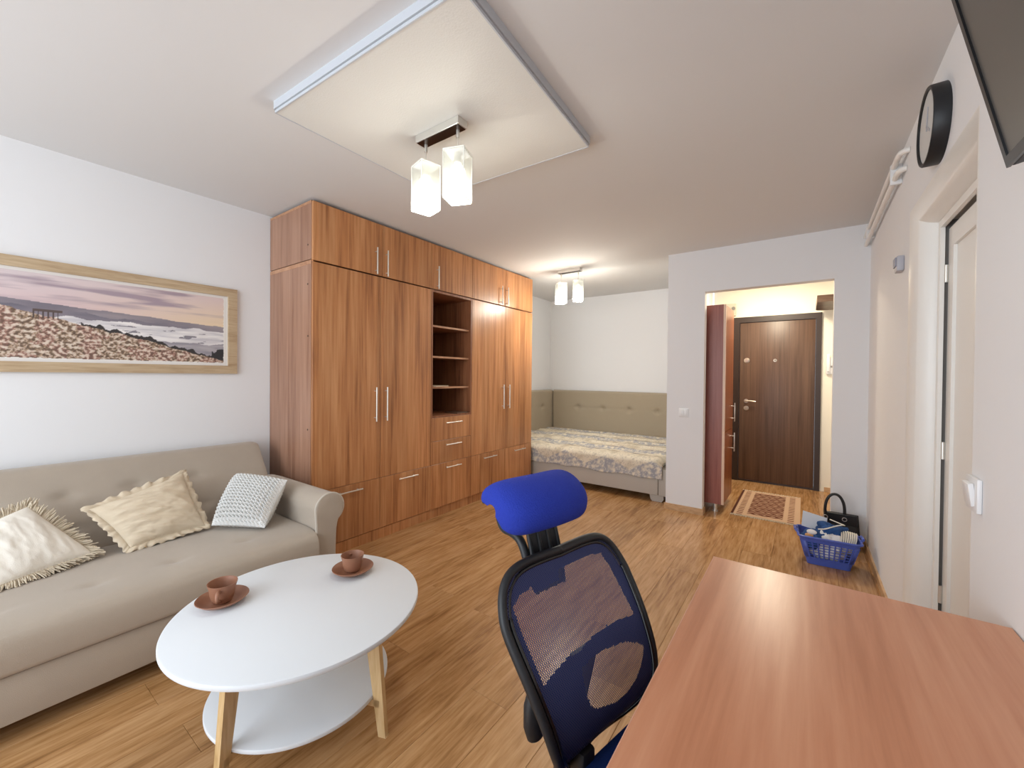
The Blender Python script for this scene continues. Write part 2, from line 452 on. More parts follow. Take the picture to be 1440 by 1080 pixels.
# bullnose surround: rounded moulding swept up the jambs and over the lintel
def bullnose(bm):
    arc = []
    for k in range(15):
        t = k / 14 * pi / 2
        arc.append((RB * (1 - sin(t)), RB * (1 - cos(t))))       # (inset toward opening measured from wall edge, depth into wall)
    # path corners: outward offset o from the clear opening, depth dpt
    def section(o, dpt):
        return [(XR + dpt, DY1 + o, 0), (XR + dpt, DY1 + o, DTOP + o), (XR + dpt, DY0 - o, DTOP + o), (XR + dpt, DY0 - o, 0)]
    prof = [(RB + .002, .004)] + [(a, b) for a, b in arc] + [(0, .16), (RB + .002, .16)]
    rows = [section(o, d) for o, d in prof]
    V = [[bm.verts.new(p) for p in r] for r in rows]; n = len(V)
    for i in range(n):
        A, B = V[i], V[(i + 1) % n]
        for k in range(3): bm.faces.new((A[k], A[k + 1], B[k + 1], B[k]))
    bm.faces.new([r[0] for r in V]); bm.faces.new([r[3] for r in V][::-1])
struct('trim_1', (lambda b: (bullnose(b), b)[1])(BM()), M['gloss_white'], smooth=True, angle=50)

# door_2: white door in the rounded doorway
d2 = bpy.data.objects.new('door_2', None); COL.objects.link(d2); d2.location = (XR + .1, DY1, 0); WLOC[d2.name] = Vector(d2.location); d2['kind'] = 'structure'
bm = BM()
rects(bm, (.506, .522, DY1 - .034, DY1, 0, DTOP), (.506, .56, DY0, DY0 + .034, 0, DTOP), (.506, .522, DY0 + .034, DY1 - .034, DTOP - .034, DTOP))
obj('door_frame', bm, M['gloss_white'], d2)
obj('gap_shade_strip', rects(BM(), (.522, .60, DY1 - .016, DY1, 0, DTOP)), M['dark_void'], d2)  # grey strip standing in for the shade between frame and leaf
bm = BM(); LY1 = DY1 - .028; LY0 = DY0 + .04; LZ = DTOP - .045
box(bm, .547, .577, LY0, LY1, .01, LZ)
rects(bm, (.535, .548, LY1 - .075, LY1, .01, LZ), (.535, .548, LY0, LY0 + .075, .01, LZ),
      (.535, .548, LY0 + .075, LY1 - .075, LZ - .09, LZ), (.535, .548, LY0 + .075, LY1 - .075, .01, .16))
leaf = obj('door_leaf', bm, M['gloss_white'], d2)
for z in (.35, 1.02, 1.84):
    h_ = obj('hinge', cyl(BM(), (.528, DY1 - .031, z - .04), (.528, DY1 - .031, z + .04), .008, n=12), M['chrome'], d2, smooth=True)
bm = BM(); cyl(bm, (.535, LY0 + .04, 1.02), (.50, LY0 + .04, 1.02), .009); cyl(bm, (.503, LY0 + .04, 1.02), (.503, LY0 + .15, 1.02), .008)
obj('handle', bm, M['chrome'], leaf, smooth=True)
struct('wall_bathroom', box(BM(), .62, .66, DY0 - .3, DY1 + .3, 0, H), M['dark_void'])

# skirting boards
def skirt(name, bs): struct(name, rects(BM(), *bs), M['skirt'])
skirt('baseboard_front', [(XA - .012, XO1 + .012, YF - .014, YF, 0, .062), (XO1, XO1 + .012, YF, YF + .10, 0, .062), (XO2 - .012, XO2, YF, YF + .10, 0, .062), (XO2 - .012, XR, YF - .014, YF, 0, .062)])
skirt('baseboard_right', [(XR - .012, XR, DY1 + RB, YF - .014, 0, .055), (XR - .012, XR, YREAR, DY0 - RB, 0, .055), (XR - .012, XR, YF + .10, YH, 0, .055)])
skirt('baseboard_left', [(XL, XL + .012, YREAR, YB, 0, .055)])
skirt('baseboard_hall', [(HX1 + .045, XR - .012, YH - .014, YH, 0, .055), (-1.01, HX0 - .045, YH - .014, YH, 0, .055)])
skirt('baseboard_back', [(XL + .012, XA, YB - .014, YB, 0, .055)])

# suspended ceiling panel
tz = .05
quad = [(-1.985, .893), (-.878, .940), (-.930, 1.958), (-1.988, 1.926)]
bm = BM()
V0 = [bm.verts.new((x, y, H)) for x, y in quad]; V1 = [bm.verts.new((x, y, H - tz)) for x, y in quad]
for k in range(4): bm.faces.new((V0[k], V0[(k + 1) % 4], V1[(k + 1) % 4], V1[k]))
bm.faces.new(V1); bm.faces.new(V0[::-1])
cp = obj('ceiling_panel', bm, M['panel']); tag(cp, 'white square textured panel fixed under the ceiling above the coffee table', 'ceiling panel')
bm = BM()
for a, b in ((0, 1), (1, 2), (2, 3), (3, 0)):
    p, q = Vector(quad[a] + (0,)), Vector(quad[b] + (0,)); t = (q - p).normalized(); nrm = Vector((t.y, -t.x, 0))
    if nrm.dot(p - Vector((-1.45, 1.43, 0))) < 0: nrm = -nrm
    obox(bm, (p + q) / 2 + nrm * .004 + Vector((0, 0, H - .018)), (q - p) / 2 + t * .004, nrm * .005, (0, 0, .018))
    obox(bm, (p + q) / 2 + nrm * .0015 + Vector((0, 0, H - .046)), (q - p) / 2 + t * .001, nrm * .003, (0, 0, .006))
obj('edge_trim', bm, plain('trim_grey', S(196, 200, 206), .5), cp)

# ================================================================== ENTRANCE HALL
d1 = bpy.data.objects.new('door_1', None); COL.objects.link(d1); d1.location = ((HX0 + HX1) / 2, YH, 0); WLOC[d1.name] = Vector(d1.location); d1['kind'] = 'structure'
bm = BM()
rects(bm, (HX0 + .01, HX0 + .08, YH - .028, YH + .1, 0, DZ), (HX1 - .056, HX1 - .0, YH - .028, YH + .1, 0, DZ), (HX0 + .08, HX1 - .056, YH - .028, YH + .1, DZ - .07, DZ), (HX0 + .08, HX1 - .056, YH - .01, YH + .1, 0, .02))
obj('door_frame', bm, M['door_frame'], d1)
leaf1 = obj('door_leaf', box(BM(), HX0 + .082, HX1 - .058, YH - .012, YH + .03, .022, DZ - .072, .006), M['door_dark'], d1, smooth=True)
bm = BM(); cyl(bm, (-.612, YH - .012, 1.05), (-.612, YH - .062, 1.05), .011); tube(bm, [(-.625, YH - .062, 1.05), (-.56, YH - .065, 1.052), (-.50, YH - .058, 1.045)], .009)
cyl(bm, (-.612, YH - .012, 1.05), (-.612, YH - .018, 1.05), .026)
obj('door_handle', bm, M['brass'], leaf1, smooth=True)
for z, r in ((1.575, .034), (.955, .03)):
    bm = BM(); lathe(bm, [(0, .012), (r * .55, .012), (r * .62, .008), (r * .95, .006), (r, 0)], (0, 0, 0), 24)
    bmesh.ops.rotate(bm, cent=(0, 0, 0), matrix=Matrix.Rotation(pi / 2, 3, 'X'), verts=bm.verts)
    bmesh.ops.translate(bm, vec=(-.61, YH - .012, z), verts=bm.verts); box(bm, -.614, -.606, YH - .028, YH - .022, z - .012, z + .012)
    obj('lock', bm, M['brass'], leaf1, smooth=True)
bm = BM(); lathe(bm, [(.006, .002), (.010, .006), (.019, .005), (.021, 0)], (0, 0, 0), 20)
bmesh.ops.rotate(bm, cent=(0, 0, 0), matrix=Matrix.Rotation(pi / 2, 3, 'X'), verts=bm.verts); bmesh.ops.translate(bm, vec=(-.30, YH - .012, 1.572), verts=bm.verts)
obj('peephole', bm, M['brass'], leaf1, smooth=True)

# hall cabinet
cb = thing('hall_cabinet', (-.83, 4.78, 0), 'tall narrow cherry wood cabinet on steel feet inside the entrance hall', 'cabinet')
CX0, CX1, CY0, CY1, CZ0, CZ1 = -1.0, -.655, 4.50, 5.06, .085, 2.075
bm = BM()
rects(bm, (CX0, CX1, CY0, CY0 + .018, CZ0, CZ1), (CX0, CX1, CY1 - .018, CY1, CZ0, CZ1), (CX0, CX1, CY0 + .018, CY1 - .018, CZ0, CZ0 + .018), (CX0, CX1, CY0 + .018, CY1 - .018, CZ1 - .018, CZ1), (CX0, CX0 + .006, CY0 + .018, CY1 - .018, CZ0, CZ1))
obj('carcass', bm, M['cherry'], cb)
obj('edge_band', rects(BM(), (CX1, CX1 + .022, CY0, CY0 + .019, CZ0, CZ1)), plain('beige_edge', S(222, 190, 164), .4), cb)['label'] = 'pale beige front edge'
for z0, z1, hz in ((CZ0 + .003, .80, .66), (.806, CZ1 - .002, .98)):
    dr = obj('door', box(BM(), CX1 + .001, CX1 + .021, CY0 + .021, CY1 - .003, z0, z1, .002), M['cherry_front'], cb)
    bm = BM(); yh = CY1 - .12
    for zz in (hz - .065, hz + .065): cyl(bm, (CX1 + .021, yh, zz), (CX1 + .055, yh, zz), .005, n=10)
    box(bm, CX1 + .05, CX1 + .06, yh - .006, yh + .006, hz - .1, hz + .1, .002)
    obj('handle', bm, M['chrome'], dr, smooth=True)
for yy in (CY0 + .05, CY1 - .05):
    for xx in (CX1 - .06, CX0 + .06):
        bm = BM(); cyl(bm, (xx, yy, .012), (xx, yy, CZ0), .019); cyl(bm, (xx, yy, 0), (xx, yy, .012), .026)
        obj('foot', bm, M['chrome'], cb, smooth=True)

fb = thing('fuse_box', (-.8, YH, 2.25), 'pale grey box with round dark knob on the hall wall above the tall cabinet', 'fuse box')
obj('case', box(BM(), -.99, -.742, YH - .05, YH, 2.165, 2.325, .006), plain('greyed_plastic', S(190, 186, 168), .5), fb)
obj('knob', cyl(BM(), (-.768, YH - .062, 2.262), (-.768, YH - .05, 2.262), .022), M['dark_void'], fb, smooth=True)

sh = thing('hat_shelf', (.26, 5.8, 2.18), 'dark brown hat shelf with rounded end and hooks beside the entrance door', 'shelf')
bm = BM(); poly = [(XR, 5.35), (XR, 6.04), (.17, 6.04)] + [(.17 - .07 * sin(t * pi / 12), 5.97 + .07 * cos(t * pi / 12)) for t in range(1, 7)] + [(.10, 5.35)]
prism(bm, poly, lambda u, v, t: (u, v, t), 2.152, 2.222)
obj('board', bm, M['rail_dark'], sh)
for yy in (5.5, 5.72, 5.94):
    obj('hook', tube(BM(), [(XR, yy, 2.06), (XR - .04, yy, 2.05), (XR - .06, yy, 2.07), (XR - .065, yy, 2.10)], .008, 8), M['chrome'], sh, smooth=True)
obj('rail', box(BM(), XR - .02, XR, 5.4, 6.02, 2.02, 2.10), M['rail_dark'], sh)

ic = thing('intercom', (.262, YH, 1.5), 'small white intercom with handset on the hall wall right of the entrance door', 'intercom')
obj('case', box(BM(), .208, .30, YH - .035, YH, 1.40, 1.60, .012), M['white_plastic'], ic, smooth=True)
obj('handset', box(BM(), .214, .246, YH - .058, YH - .035, 1.43, 1.64, .01), M['white_plastic'], ic, smooth=True)
obj('button', cyl(BM(), (.262, YH - .04, 1.49), (.262, YH - .035, 1.49), .011), M['dark_void'], ic)

# hall ceiling lamp (out of sight above the lintel)
hl = thing('ceiling_lamp', (-.3, 5.3, H), 'round flush lamp on the hall ceiling', 'lamp')
obj('base', cyl(BM(), (-.3, 5.3, H), (-.3, 5.3, H - .02), .1), M['white_plastic'], hl)
obj('bulb', lathe(BM(), [(.0, -.075), (.03, -.07), (.05, -.05), (.055, -.03), (.05, -.02)], (-.3, 5.3, H), 20), M['bulb'], hl, smooth=True)
area_light('hall_light', (-.3, 5.3, H - .09), (-.3, 5.3, 0), .22, .22, HALL_POWER, (1.0, .87, .66))
point_light('hall_glow', (-.3, 5.3, H - .22), HALL_POWER * .55, (1.0, .87, .66), .08)

# rug: woven pattern printed on a subdivided sheet, cut pile thickness, fringe
rg_c = (-.295, 5.07)
RW, RLn = .565, 1.02
bm = BM()
box(bm, rg_c[0] - RW / 2, rg_c[0] + RW / 2, rg_c[1] - RLn / 2, rg_c[1] + RLn / 2, .0005, .006)
rug = thing('rug', (rg_c[0], rg_c[1], 0), 'small brown and beige woven rug with diamond pattern before the entrance door', 'rug')
obj('backing', bm, M['fringe'], rug)
bm = BM(); grid(bm, 90, 150, lambda u, v: (rg_c[0] - RW / 2 + RW * u, rg_c[1] - RLn / 2 + RLn * v, .0075))
rp = obj('pile', bm, vcol_mat('rug_weave', .95, .4, 300, .1), rug)
def rugcol(i, co):
    u = co.x / RW + .5; v = co.y / RLn + .5
    beige, brown, dark = S(200, 168, 140), S(112, 68, 52), S(84, 48, 38)
    if u < .035: return dark
    if u < .24 or u > .76:
        uu = u if u < .5 else 1 - u
        return brown if (.08 < uu < .17 and (v * 17) % 1 < .42) else beige
    if v < .06 or v > .94: return beige
    uu = (u - .24) / .52; k = abs(((v * 5) % 1) - .5) * 2
    dd = abs(uu - .5) * 2
    s = (dd + k) % .5
    if s < .13: return beige
    if .25 < s < .32: return dark
    return brown
paint(rp, rugcol)
bm = BM()
for yy, sg in ((rg_c[1] - RLn / 2, -1), (rg_c[1] + RLn / 2, 1)):
    for k in range(60):
        xx = rg_c[0] - RW / 2 + RW * (k + .5) / 60
        tube(bm, [(xx, yy, .005), (xx + random.uniform(-.004, .004), yy + sg * random.uniform(.03, .045), .004)], .0035, 4)
fr = obj('fringe', bm, M['fringe'], rug, kind='stuff')

# ================================================================== LIGHT SWITCHES AND SMALL WALL THINGS
sw = thing('light_switch', (-.976, YF, .99), 'white double light switch on the wall left of the hall opening', 'switch')
obj('plate', box(BM(), -1.022, -.930, YF - .009, YF, .95, 1.036, .004), M['white_plastic'], sw, smooth=True)
for a in (-1.008, -.974): obj('rocker', box(BM(), a, a + .031, YF - .014, YF - .008, .962, 1.024, .003), M['white_plastic'], sw, smooth=True)
sw = thing('light_switch', (XR, 1.785, 1.01), 'white rocker light switch on the right wall beside the rounded doorway', 'switch')
obj('plate', box(BM(), XR - .012, XR, 1.735, 1.835, .962, 1.062, .004), M['white_plastic'], sw, smooth=True)
obj('rocker', obox(BM(), (XR - .016, 1.785, 1.012), (.006, 0, .0015), (0, .03, 0), (-.004, 0, .033), .002), M['white_plastic'], sw, smooth=True)

th = thing('thermostat', (XR, 2.98, 1.965), 'small grey thermostat box on the right wall beyond the doorway', 'thermostat')
obj('case', box(BM(), XR - .03, XR, 2.945, 3.03, 1.925, 2.005, .006), M['grey_plastic'], th, smooth=True)
obj('cover', box(BM(), XR - .036, XR - .029, 2.955, 3.02, 1.95, 1.998, .002), plain('thermostat_cover', S(150, 152, 166), .4), th)

pp = thing('heating_pipes', (XR, 3.6, 2.48), 'pair of white pipes running under the ceiling along the right wall', 'pipe')
for z0, z1, off, ye in ((2.50, 2.515, .035, 2.86), (2.435, 2.45, .03, 2.93)):
    pts = [(XR - off, YF - .001, z0 - .01), (XR - off, 3.6, (z0 + z1) / 2), (XR - off, ye + .06, z1), (XR - off + .004, ye + .02, z1), (XR - off + .018, ye, z1), (XR, ye - .002, z1)]
    obj('pipe', tube(BM(), pts, .014, 12), M['gloss_white'], pp, smooth=True, angle=60)
for yy in (3.05, 4.1): obj('clip', box(BM(), XR - .05, XR, yy, yy + .018, 2.42, 2.53, .004), M['white_plastic'], pp)

ck = thing('wall_clock', (XR, 2.262, 2.343), 'round wall clock with thick black rim above the rounded doorway', 'clock')
cz, cyy, cr_ = 2.343, 2.262, .146
def lathe_x(prof, x0, n=48):
    bm = BM(); lathe(bm, prof, (0, 0, 0), n)
    bmesh.ops.rotate(bm, cent=(0, 0, 0), matrix=Matrix.Rotation(-pi / 2, 3, 'Y'), verts=bm.verts)
    bmesh.ops.translate(bm, vec=(x0, cyy, cz), verts=bm.verts); return bm
obj('rim', lathe_x([(cr_ - .014, .012), (cr_ - .014, .044), (cr_ - .010, .048), (cr_ - .003, .048), (cr_, .044), (cr_, .0), (cr_ - .014, 0)], XR), M['black'], ck, smooth=True)
obj('dial', lathe_x([(0, .040), (cr_ - .0135, .040), (cr_ - .0135, .0), (0, 0)], XR), M['clockface'], ck)
for ang, ln, wd in ((100, .075, .006), (215, .055, .008)):
    dv = Vector((0, cos(radians(ang)), sin(radians(ang)))); nv = Vector((0, -dv.z, dv.y))
    obj('hand', obox(BM(), Vector((XR - .042, cyy, cz)) + dv * ln * .4, (.001, 0, 0), dv * ln * .6, nv * wd * .5), M['grey_plastic'], ck)

# television tilted on the right wall
tv = thing('television', (XR - .05, .8, 2.0), 'black flat television tilted forward high on the right wall', 'television')
tt = radians(12.3); B0 = Vector((.331, 1.259, 1.781)); up = Vector((-sin(tt), 0, cos(tt))); nrm = Vector((-cos(tt), 0, -sin(tt))); al = Vector((0, -1, 0))
TW, TH = 1.0, .575
def tvbox(a0, a1, u0, u1, n0, n1, bev=0):
    c = B0 + al * (a0 + a1) / 2 + up * (u0 + u1) / 2 + nrm * (n0 + n1) / 2
    return obox(BM(), c, al * (a1 - a0) / 2, up * (u1 - u0) / 2, nrm * (n1 - n0) / 2, bev)
obj('housing', tvbox(0, TW, 0, TH, -.045, -.003, .004), M['black'], tv)
obj('screen', tvbox(.014, TW - .014, .02, TH - .014, -.004, -.001), M['tvscreen'], tv)
bm = BM()
for a0, a1, u0, u1 in ((0, .014, 0, TH), (TW - .014, TW, 0, TH), (.014, TW - .014, 0, .02), (.014, TW - .014, TH - .014, TH)):
    c = B0 + al * (a0 + a1) / 2 + up * (u0 + u1) / 2; obox(bm, c, al * (a1 - a0) / 2, up * (u1 - u0) / 2, nrm * .003)
obj('bezel', bm, M['blackgloss'], tv)
bm = BM(); c = B0 + al * .5 + up * .28
tube(bm, [c - nrm * .04, Vector((XR, c.y, c.z))], .025, 8); box(bm, XR - .015, XR, c.y - .12, c.y + .12, c.z - .12, c.z + .12)
obj('wall_mount', bm, M['black'], tv)

# framed panorama on the left wall
pc = thing('framed_picture', (XL, .47, 1.66), 'long framed landscape print in pale oak on the wall above the sofa', 'picture')
PY0, PY1, PZ0, PZ1, FWd = -.34, 1.279, 1.345, 1.969, .058
def fbar(poly, x0, x1):
    bm = BM(); prism(bm, poly, lambda u, v, t: (t, u, v), x0, x1); return bm
o_ = [(PY0, PZ0), (PY1, PZ0), (PY1, PZ1), (PY0, PZ1)]; i_ = [(PY0 + FWd, PZ0 + FWd), (PY1 - FWd, PZ0 + FWd), (PY1 - FWd, PZ1 - FWd), (PY0 + FWd, PZ1 - FWd)]
for k in range(4):
    obj('frame_bar', fbar([o_[k], o_[(k + 1) % 4], i_[(k + 1) % 4], i_[k]], XL, XL + .024), M['frame_oak'], pc)
obj('mat_board', box(BM(), XL, XL + .010, PY0 + FWd, PY1 - FWd, PZ0 + FWd, PZ1 - FWd), plain('white_mat', S(232, 228, 224), .7), pc)
AY0, AY1, AZ0, AZ1 = PY0 + FWd + .02, PY1 - FWd - .018, PZ0 + FWd + .016, PZ1 - FWd - .018
bm = BM(); grid(bm, 460, 170, lambda u, v: (XL + .0112, AY0 + (AY1 - AY0) * u, AZ0 + (AZ1 - AZ0) * v))
pr_ = obj('print', bm, vcol_mat('landscape_print', .55, spec=.3), pc)
def lerp3(a, b, t): t = max(0, min(1, t)); return tuple(a[k] + (b[k] - a[k]) * t for k in range(3))
def nz(x, y, z=0.0, o=4):
    return noise.fractal(Vector((x, y, z)), 1.0, 2.0, o)
def landscape(i, co):
    # u 0..1 left to right as seen (y grows to the right), v 0..1 bottom to top
    yy = co.y + .47; zz = co.z + 1.66
    u = (yy - AY0) / (AY1 - AY0); v = (zz - AZ0) / (AZ1 - AZ0); A = 3.1
    jitter = .006 * nz(u * 60, v * 40, 9, 2)
    if u > 1 - .006 + jitter * .5 or v < .012 + jitter: return S(236, 233, 228)
    # sky
    top = lerp3(S(214, 204, 208), S(222, 200, 196), u); hor = lerp3(S(216, 188, 188), S(236, 212, 176), (u - .45) * 2.0)
    c = lerp3(hor, top, (v - .52) / .45)
    cl = nz(u * 3.2 + .3, v * 13, 1.0)
    if v > .6: c = lerp3(c, S(168, 150, 160), (cl + .05) * 1.7 * max(0, min(1, (v - .6) * 6)))
    # far mountains
    hz_ = .74 - .19 * u + .02 * nz(u * 9, 2.0, 3.0)
    if v < hz_: c = lerp3(S(124, 118, 128), S(160, 150, 154), (u * .7 + nz(u * 4, v * 10, 5) * .5))
    h2 = .66 - .17 * u + .03 * nz(u * 11, 7.0, 1.0)
    if v < h2: c = lerp3(S(112, 108, 120), S(146, 138, 146), (u * .8 + nz(u * 6, v * 12, 2) * .5))
    # sea of fog
    h3 = .545 - .07 * u + .03 * nz(u * 14, 1.3, 2.0)
    if v < h3: c = lerp3(S(238, 234, 232), S(200, 196, 200), .5 + nz(u * 7, v * 22, 4) * 1.0)
    isl = nz(u * 8 + 3, v * 14, 8.0)
    if v < h3 - .05 and isl > .22: c = S(136, 132, 140)
    h4 = .30 + .04 * nz(u * 10, .5, 6.0)
    if u > .6 and v < h4 - .02: c = lerp3(S(150, 146, 154), S(178, 172, 176), .5 + nz(u * 9, v * 20, 3))
    # flower hillside falling to the right
    hill = min(.66, .60 - .80 * (u - .30)) + .02 * nz(u * 30, 4.4, 0)
    tree = hill + max(0, .05 * nz(u * 26, 2.2, 5) + .035) * (1 if u > .5 else 0)
    if hill <= v < tree: c = S(62, 58, 58)
    if u > .945 and v < .2 + .06 * nz(u * 40, v * 9, 2): c = S(56, 56, 58)
    if v < hill:
        f1 = nz(u * 84, v * 30, 0, 5); f2 = nz(u * 150, v * 52, 2, 3); f3 = nz(u * 18, v * 6, 7, 3)
        c = lerp3(S(112, 92, 78), S(176, 150, 124), .5 + f2)
        if f3 > .02: c = lerp3(c, S(170, 118, 112), .5)
        if f1 > .05: c = lerp3(c, lerp3(S(204, 178, 160), S(234, 222, 206), (f1 - .05) * 2.2), .75)
        if f1 < -.22: c = lerp3(c, S(92, 74, 64), .7)
    # little wooden deck
    if .375 < u < .45 and .555 < v < .585: c = S(96, 82, 78)
    if .375 < u < .45 and .48 < v < .56 and (u * 80) % 1 < .28: c = S(86, 74, 70)
    return c
paint(pr_, landscape)

# ================================================================== WARDROBES
def bar_handle(bm, p0, p1, out=.03):
    """steel bar handle on the wardrobe front (plane x = XW) from p0 to p1, each (y, z)"""
    a, b = Vector((XW + out, p0[0], p0[1])), Vector((XW + out, p1[0], p1[1])); t = (b - a).normalized()
    cyl(bm, a, b, .006, n=10)
    for q in (a + t * .03, b - t * .03): cyl(bm, (XW, q.y, q.z), q, .0045, n=8)
    return bm

WB = XL + .004
def unit(name, y0, y1, z0, z1, label, group, side_mat, open_niche=None, loc_y=None):
    t = thing(name, ((XW + WB) / 2, (y0 + y1) / 2, z0), label, 'wardrobe', group)
    return t
def panel(nm, y0, y1, z0, z1, t, mat='wood'):
    g = .0016
    bm = BM(); box(bm, -.009, .009, -(y1 - y0) / 2 + g, (y1 - y0) / 2 - g, -(z1 - z0) / 2 + g, (z1 - z0) / 2 - g, .0012, 1)
    o = obj(nm, bm, M[mat]); o.parent = t
    o.location = Vector((XW - .009, (y0 + y1) / 2, (z0 + z1) / 2)) - Vector(t.location); WLOC[o.name] = Vector((XW - .009, (y0 + y1) / 2, (z0 + z1) / 2))
    return o
def handle_on(o, p0, p1): obj('handle', bar_handle(BM(), p0, p1), M['chrome'], o, smooth=True)
ZP, ZD, ZM, ZM2, ZT = .085, .502, 2.145, 2.152, 2.576
Y0, YA, Y1_, Y2_, YC, Y3 = 1.517, 2.088, 2.645, 3.215, 3.802, 4.369
CF = XW - .019     # carcass front
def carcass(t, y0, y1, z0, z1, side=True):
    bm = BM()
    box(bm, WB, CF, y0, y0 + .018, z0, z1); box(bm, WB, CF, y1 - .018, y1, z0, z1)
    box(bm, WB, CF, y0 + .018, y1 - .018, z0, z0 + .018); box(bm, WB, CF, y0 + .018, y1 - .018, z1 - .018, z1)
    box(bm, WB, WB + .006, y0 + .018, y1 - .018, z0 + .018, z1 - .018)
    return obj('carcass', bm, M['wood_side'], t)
# left wardrobe
A = unit('wardrobe', Y0, Y1_, 0, ZM, 'two-door walnut wardrobe unit with two drawers nearest the sofa arm', None, None)
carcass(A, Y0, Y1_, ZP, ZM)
obj('plinth', box(BM(), WB, XW - .004, Y0 + .004, Y1_ - .012, 0, ZP - .003), M['wood_h'], A)
obj('top_edge', box(BM(), WB + .002, CF, Y0 - .001, Y0 + .018, ZM - .016, ZM + .012), M['wood_edge'], A)['label'] = 'pale edge strip'
o = panel('door', Y0, YA, ZD, ZM, A); handle_on(o, (2.032, .97), (2.032, 1.246))
o = panel('door', YA, Y1_, ZD, ZM, A); handle_on(o, (2.136, .97), (2.136, 1.246))
o = panel('drawer', Y0, YA, ZP, ZD, A, 'wood_h'); handle_on(o, (1.70, .455), (1.908, .455))
o = panel('drawer', YA, Y1_, ZP, ZD, A, 'wood_h'); handle_on(o, (2.263, .457), (2.470, .457))
for yy, zz in ((XW - .065, 1.99), (XW - .06, 1.62), (XW - .06, .95)):
    obj('screw_cap', cyl(BM(), (yy, Y0 - .0015, zz), (yy, Y0 + .001, zz), .007, n=12), M['door_dark'], A)
# middle unit with open shelves
B = unit('shelf_unit', Y1_, Y2_, 0, ZM, 'walnut middle unit with open shelves above three drawers', None, None); B['category'] = 'shelf unit'
NZ0, NZ1 = .966, 2.125
bm = BM()
box(bm, WB, XW, Y1_ + .001, Y1_ + .019, ZD, ZM); box(bm, WB, XW - .001, Y2_ - .019, Y2_ - .001, ZD, ZM)
box(bm, WB, WB + .006, Y1_ + .019, Y2_ - .019, ZP, ZM)
box(bm, WB, CF, Y1_ + .001, Y1_ + .019, ZP, ZD); box(bm, WB, CF, Y2_ - .019, Y2_ - .001, ZP, ZD)
box(bm, WB, CF, Y1_ + .019, Y2_ - .019, ZP, ZP + .018)
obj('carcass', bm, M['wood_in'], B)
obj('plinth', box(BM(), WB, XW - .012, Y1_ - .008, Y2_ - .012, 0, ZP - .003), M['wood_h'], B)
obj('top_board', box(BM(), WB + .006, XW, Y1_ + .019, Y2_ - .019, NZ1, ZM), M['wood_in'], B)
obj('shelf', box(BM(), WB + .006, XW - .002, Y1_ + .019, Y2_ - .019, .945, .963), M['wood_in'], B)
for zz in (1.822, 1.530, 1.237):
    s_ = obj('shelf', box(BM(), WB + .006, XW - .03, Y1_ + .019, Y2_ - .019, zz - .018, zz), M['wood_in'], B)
    obj('edge_strip', box(BM(), XW - .03, XW - .0285, Y1_ + .019, Y2_ - .019, zz - .018, zz), M['wood_edge'], s_)
o = panel('drawer', Y1_, Y2_, .722, .944, B, 'wood_h'); handle_on(o, (2.822, .888), (3.042, .888))
o = panel('drawer', Y1_, Y2_, ZD, .722, B, 'wood_h'); handle_on(o, (2.822, .675), (3.036, .675))
o = panel('drawer', Y1_, Y2_, ZP, ZD, B, 'wood_h'); handle_on(o, (2.826, .456), (3.037, .456))
# right wardrobe
Cw = unit('wardrobe', Y2_, Y3, 0, ZM, 'two-door walnut wardrobe unit with two drawers nearest the bed', None, None)
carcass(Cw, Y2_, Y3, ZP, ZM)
obj('plinth', box(BM(), WB, XW - .018, Y2_ - .008, Y3 - .004, 0, ZP - .003), M['wood_h'], Cw)
o = panel('door', Y2_, YC, ZD, ZM, Cw); handle_on(o, (3.744, .97), (3.744, 1.246))
o = panel('door', YC, Y3, ZD, ZM, Cw); handle_on(o, (3.856, .97), (3.856, 1.246))
o = panel('drawer', Y2_, YC, ZP, ZD, Cw, 'wood_h'); handle_on(o, (3.396, .455), (3.622, .455))
o = panel('drawer', YC, Y3, ZP, ZD, Cw, 'wood_h'); handle_on(o, (3.968, .455), (4.197, .455))
# top boxes
G = 'top cabinets over the wardrobe row'
def topbox(y0, y1, seams, hs, label):
    t = unit('top_cabinet', y0, y1, ZM2, ZT, label, G, None); t['category'] = 'cabinet'
    z0 = ZM2 if y0 > Y0 + .1 else ZM2 + .005
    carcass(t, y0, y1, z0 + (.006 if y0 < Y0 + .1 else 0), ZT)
    ys = [y0] + seams + [y1]
    for a, b, h_ in zip(ys, ys[1:], hs):
        o = panel('door', a, b, ZM2 + .001, ZT - .004, t); handle_on(o, (h_, 2.155), (h_, 2.368))
    return t
t = topbox(Y0, Y1_, [2.10], [2.032, 2.134], 'two-door walnut top cabinet over the wardrobe nearest the sofa')
obj('top_edge', box(BM(), WB + .002, CF, Y0 - .001, Y0 + .017, ZT - .018, ZT + .001), M['wood_edge'], t)['label'] = 'pale edge strip'
obj('screw_cap', cyl(BM(), (XW - .065, Y0 - .0015, 2.27), (XW - .065, Y0 + .001, 2.27), .007, n=12), M['door_dark'], t)
topbox(Y1_, Y2_, [], [2.709], 'single-door walnut top cabinet over the open shelves')
topbox(Y2_, Y3, [YC], [3.70, 3.81], 'two-door walnut top cabinet over the wardrobe nearest the bed')
bk = obj('booklet', obox(BM(), (XW - .09, 2.79, 1.2425), (.075, .02, 0), (-.03, .11, 0), (0, 0, .005), .001), M['paper']); tag(bk, 'thin pale booklet lying on the third open shelf', 'booklet')
bk = obj('folder', obox(BM(), (XW - .09, 3.08, .969), (.09, 0, 0), (0, .08, 0), (0, 0, .006), .001), M['door_dark']); tag(bk, 'flat dark folder lying on the lowest open shelf', 'folder')

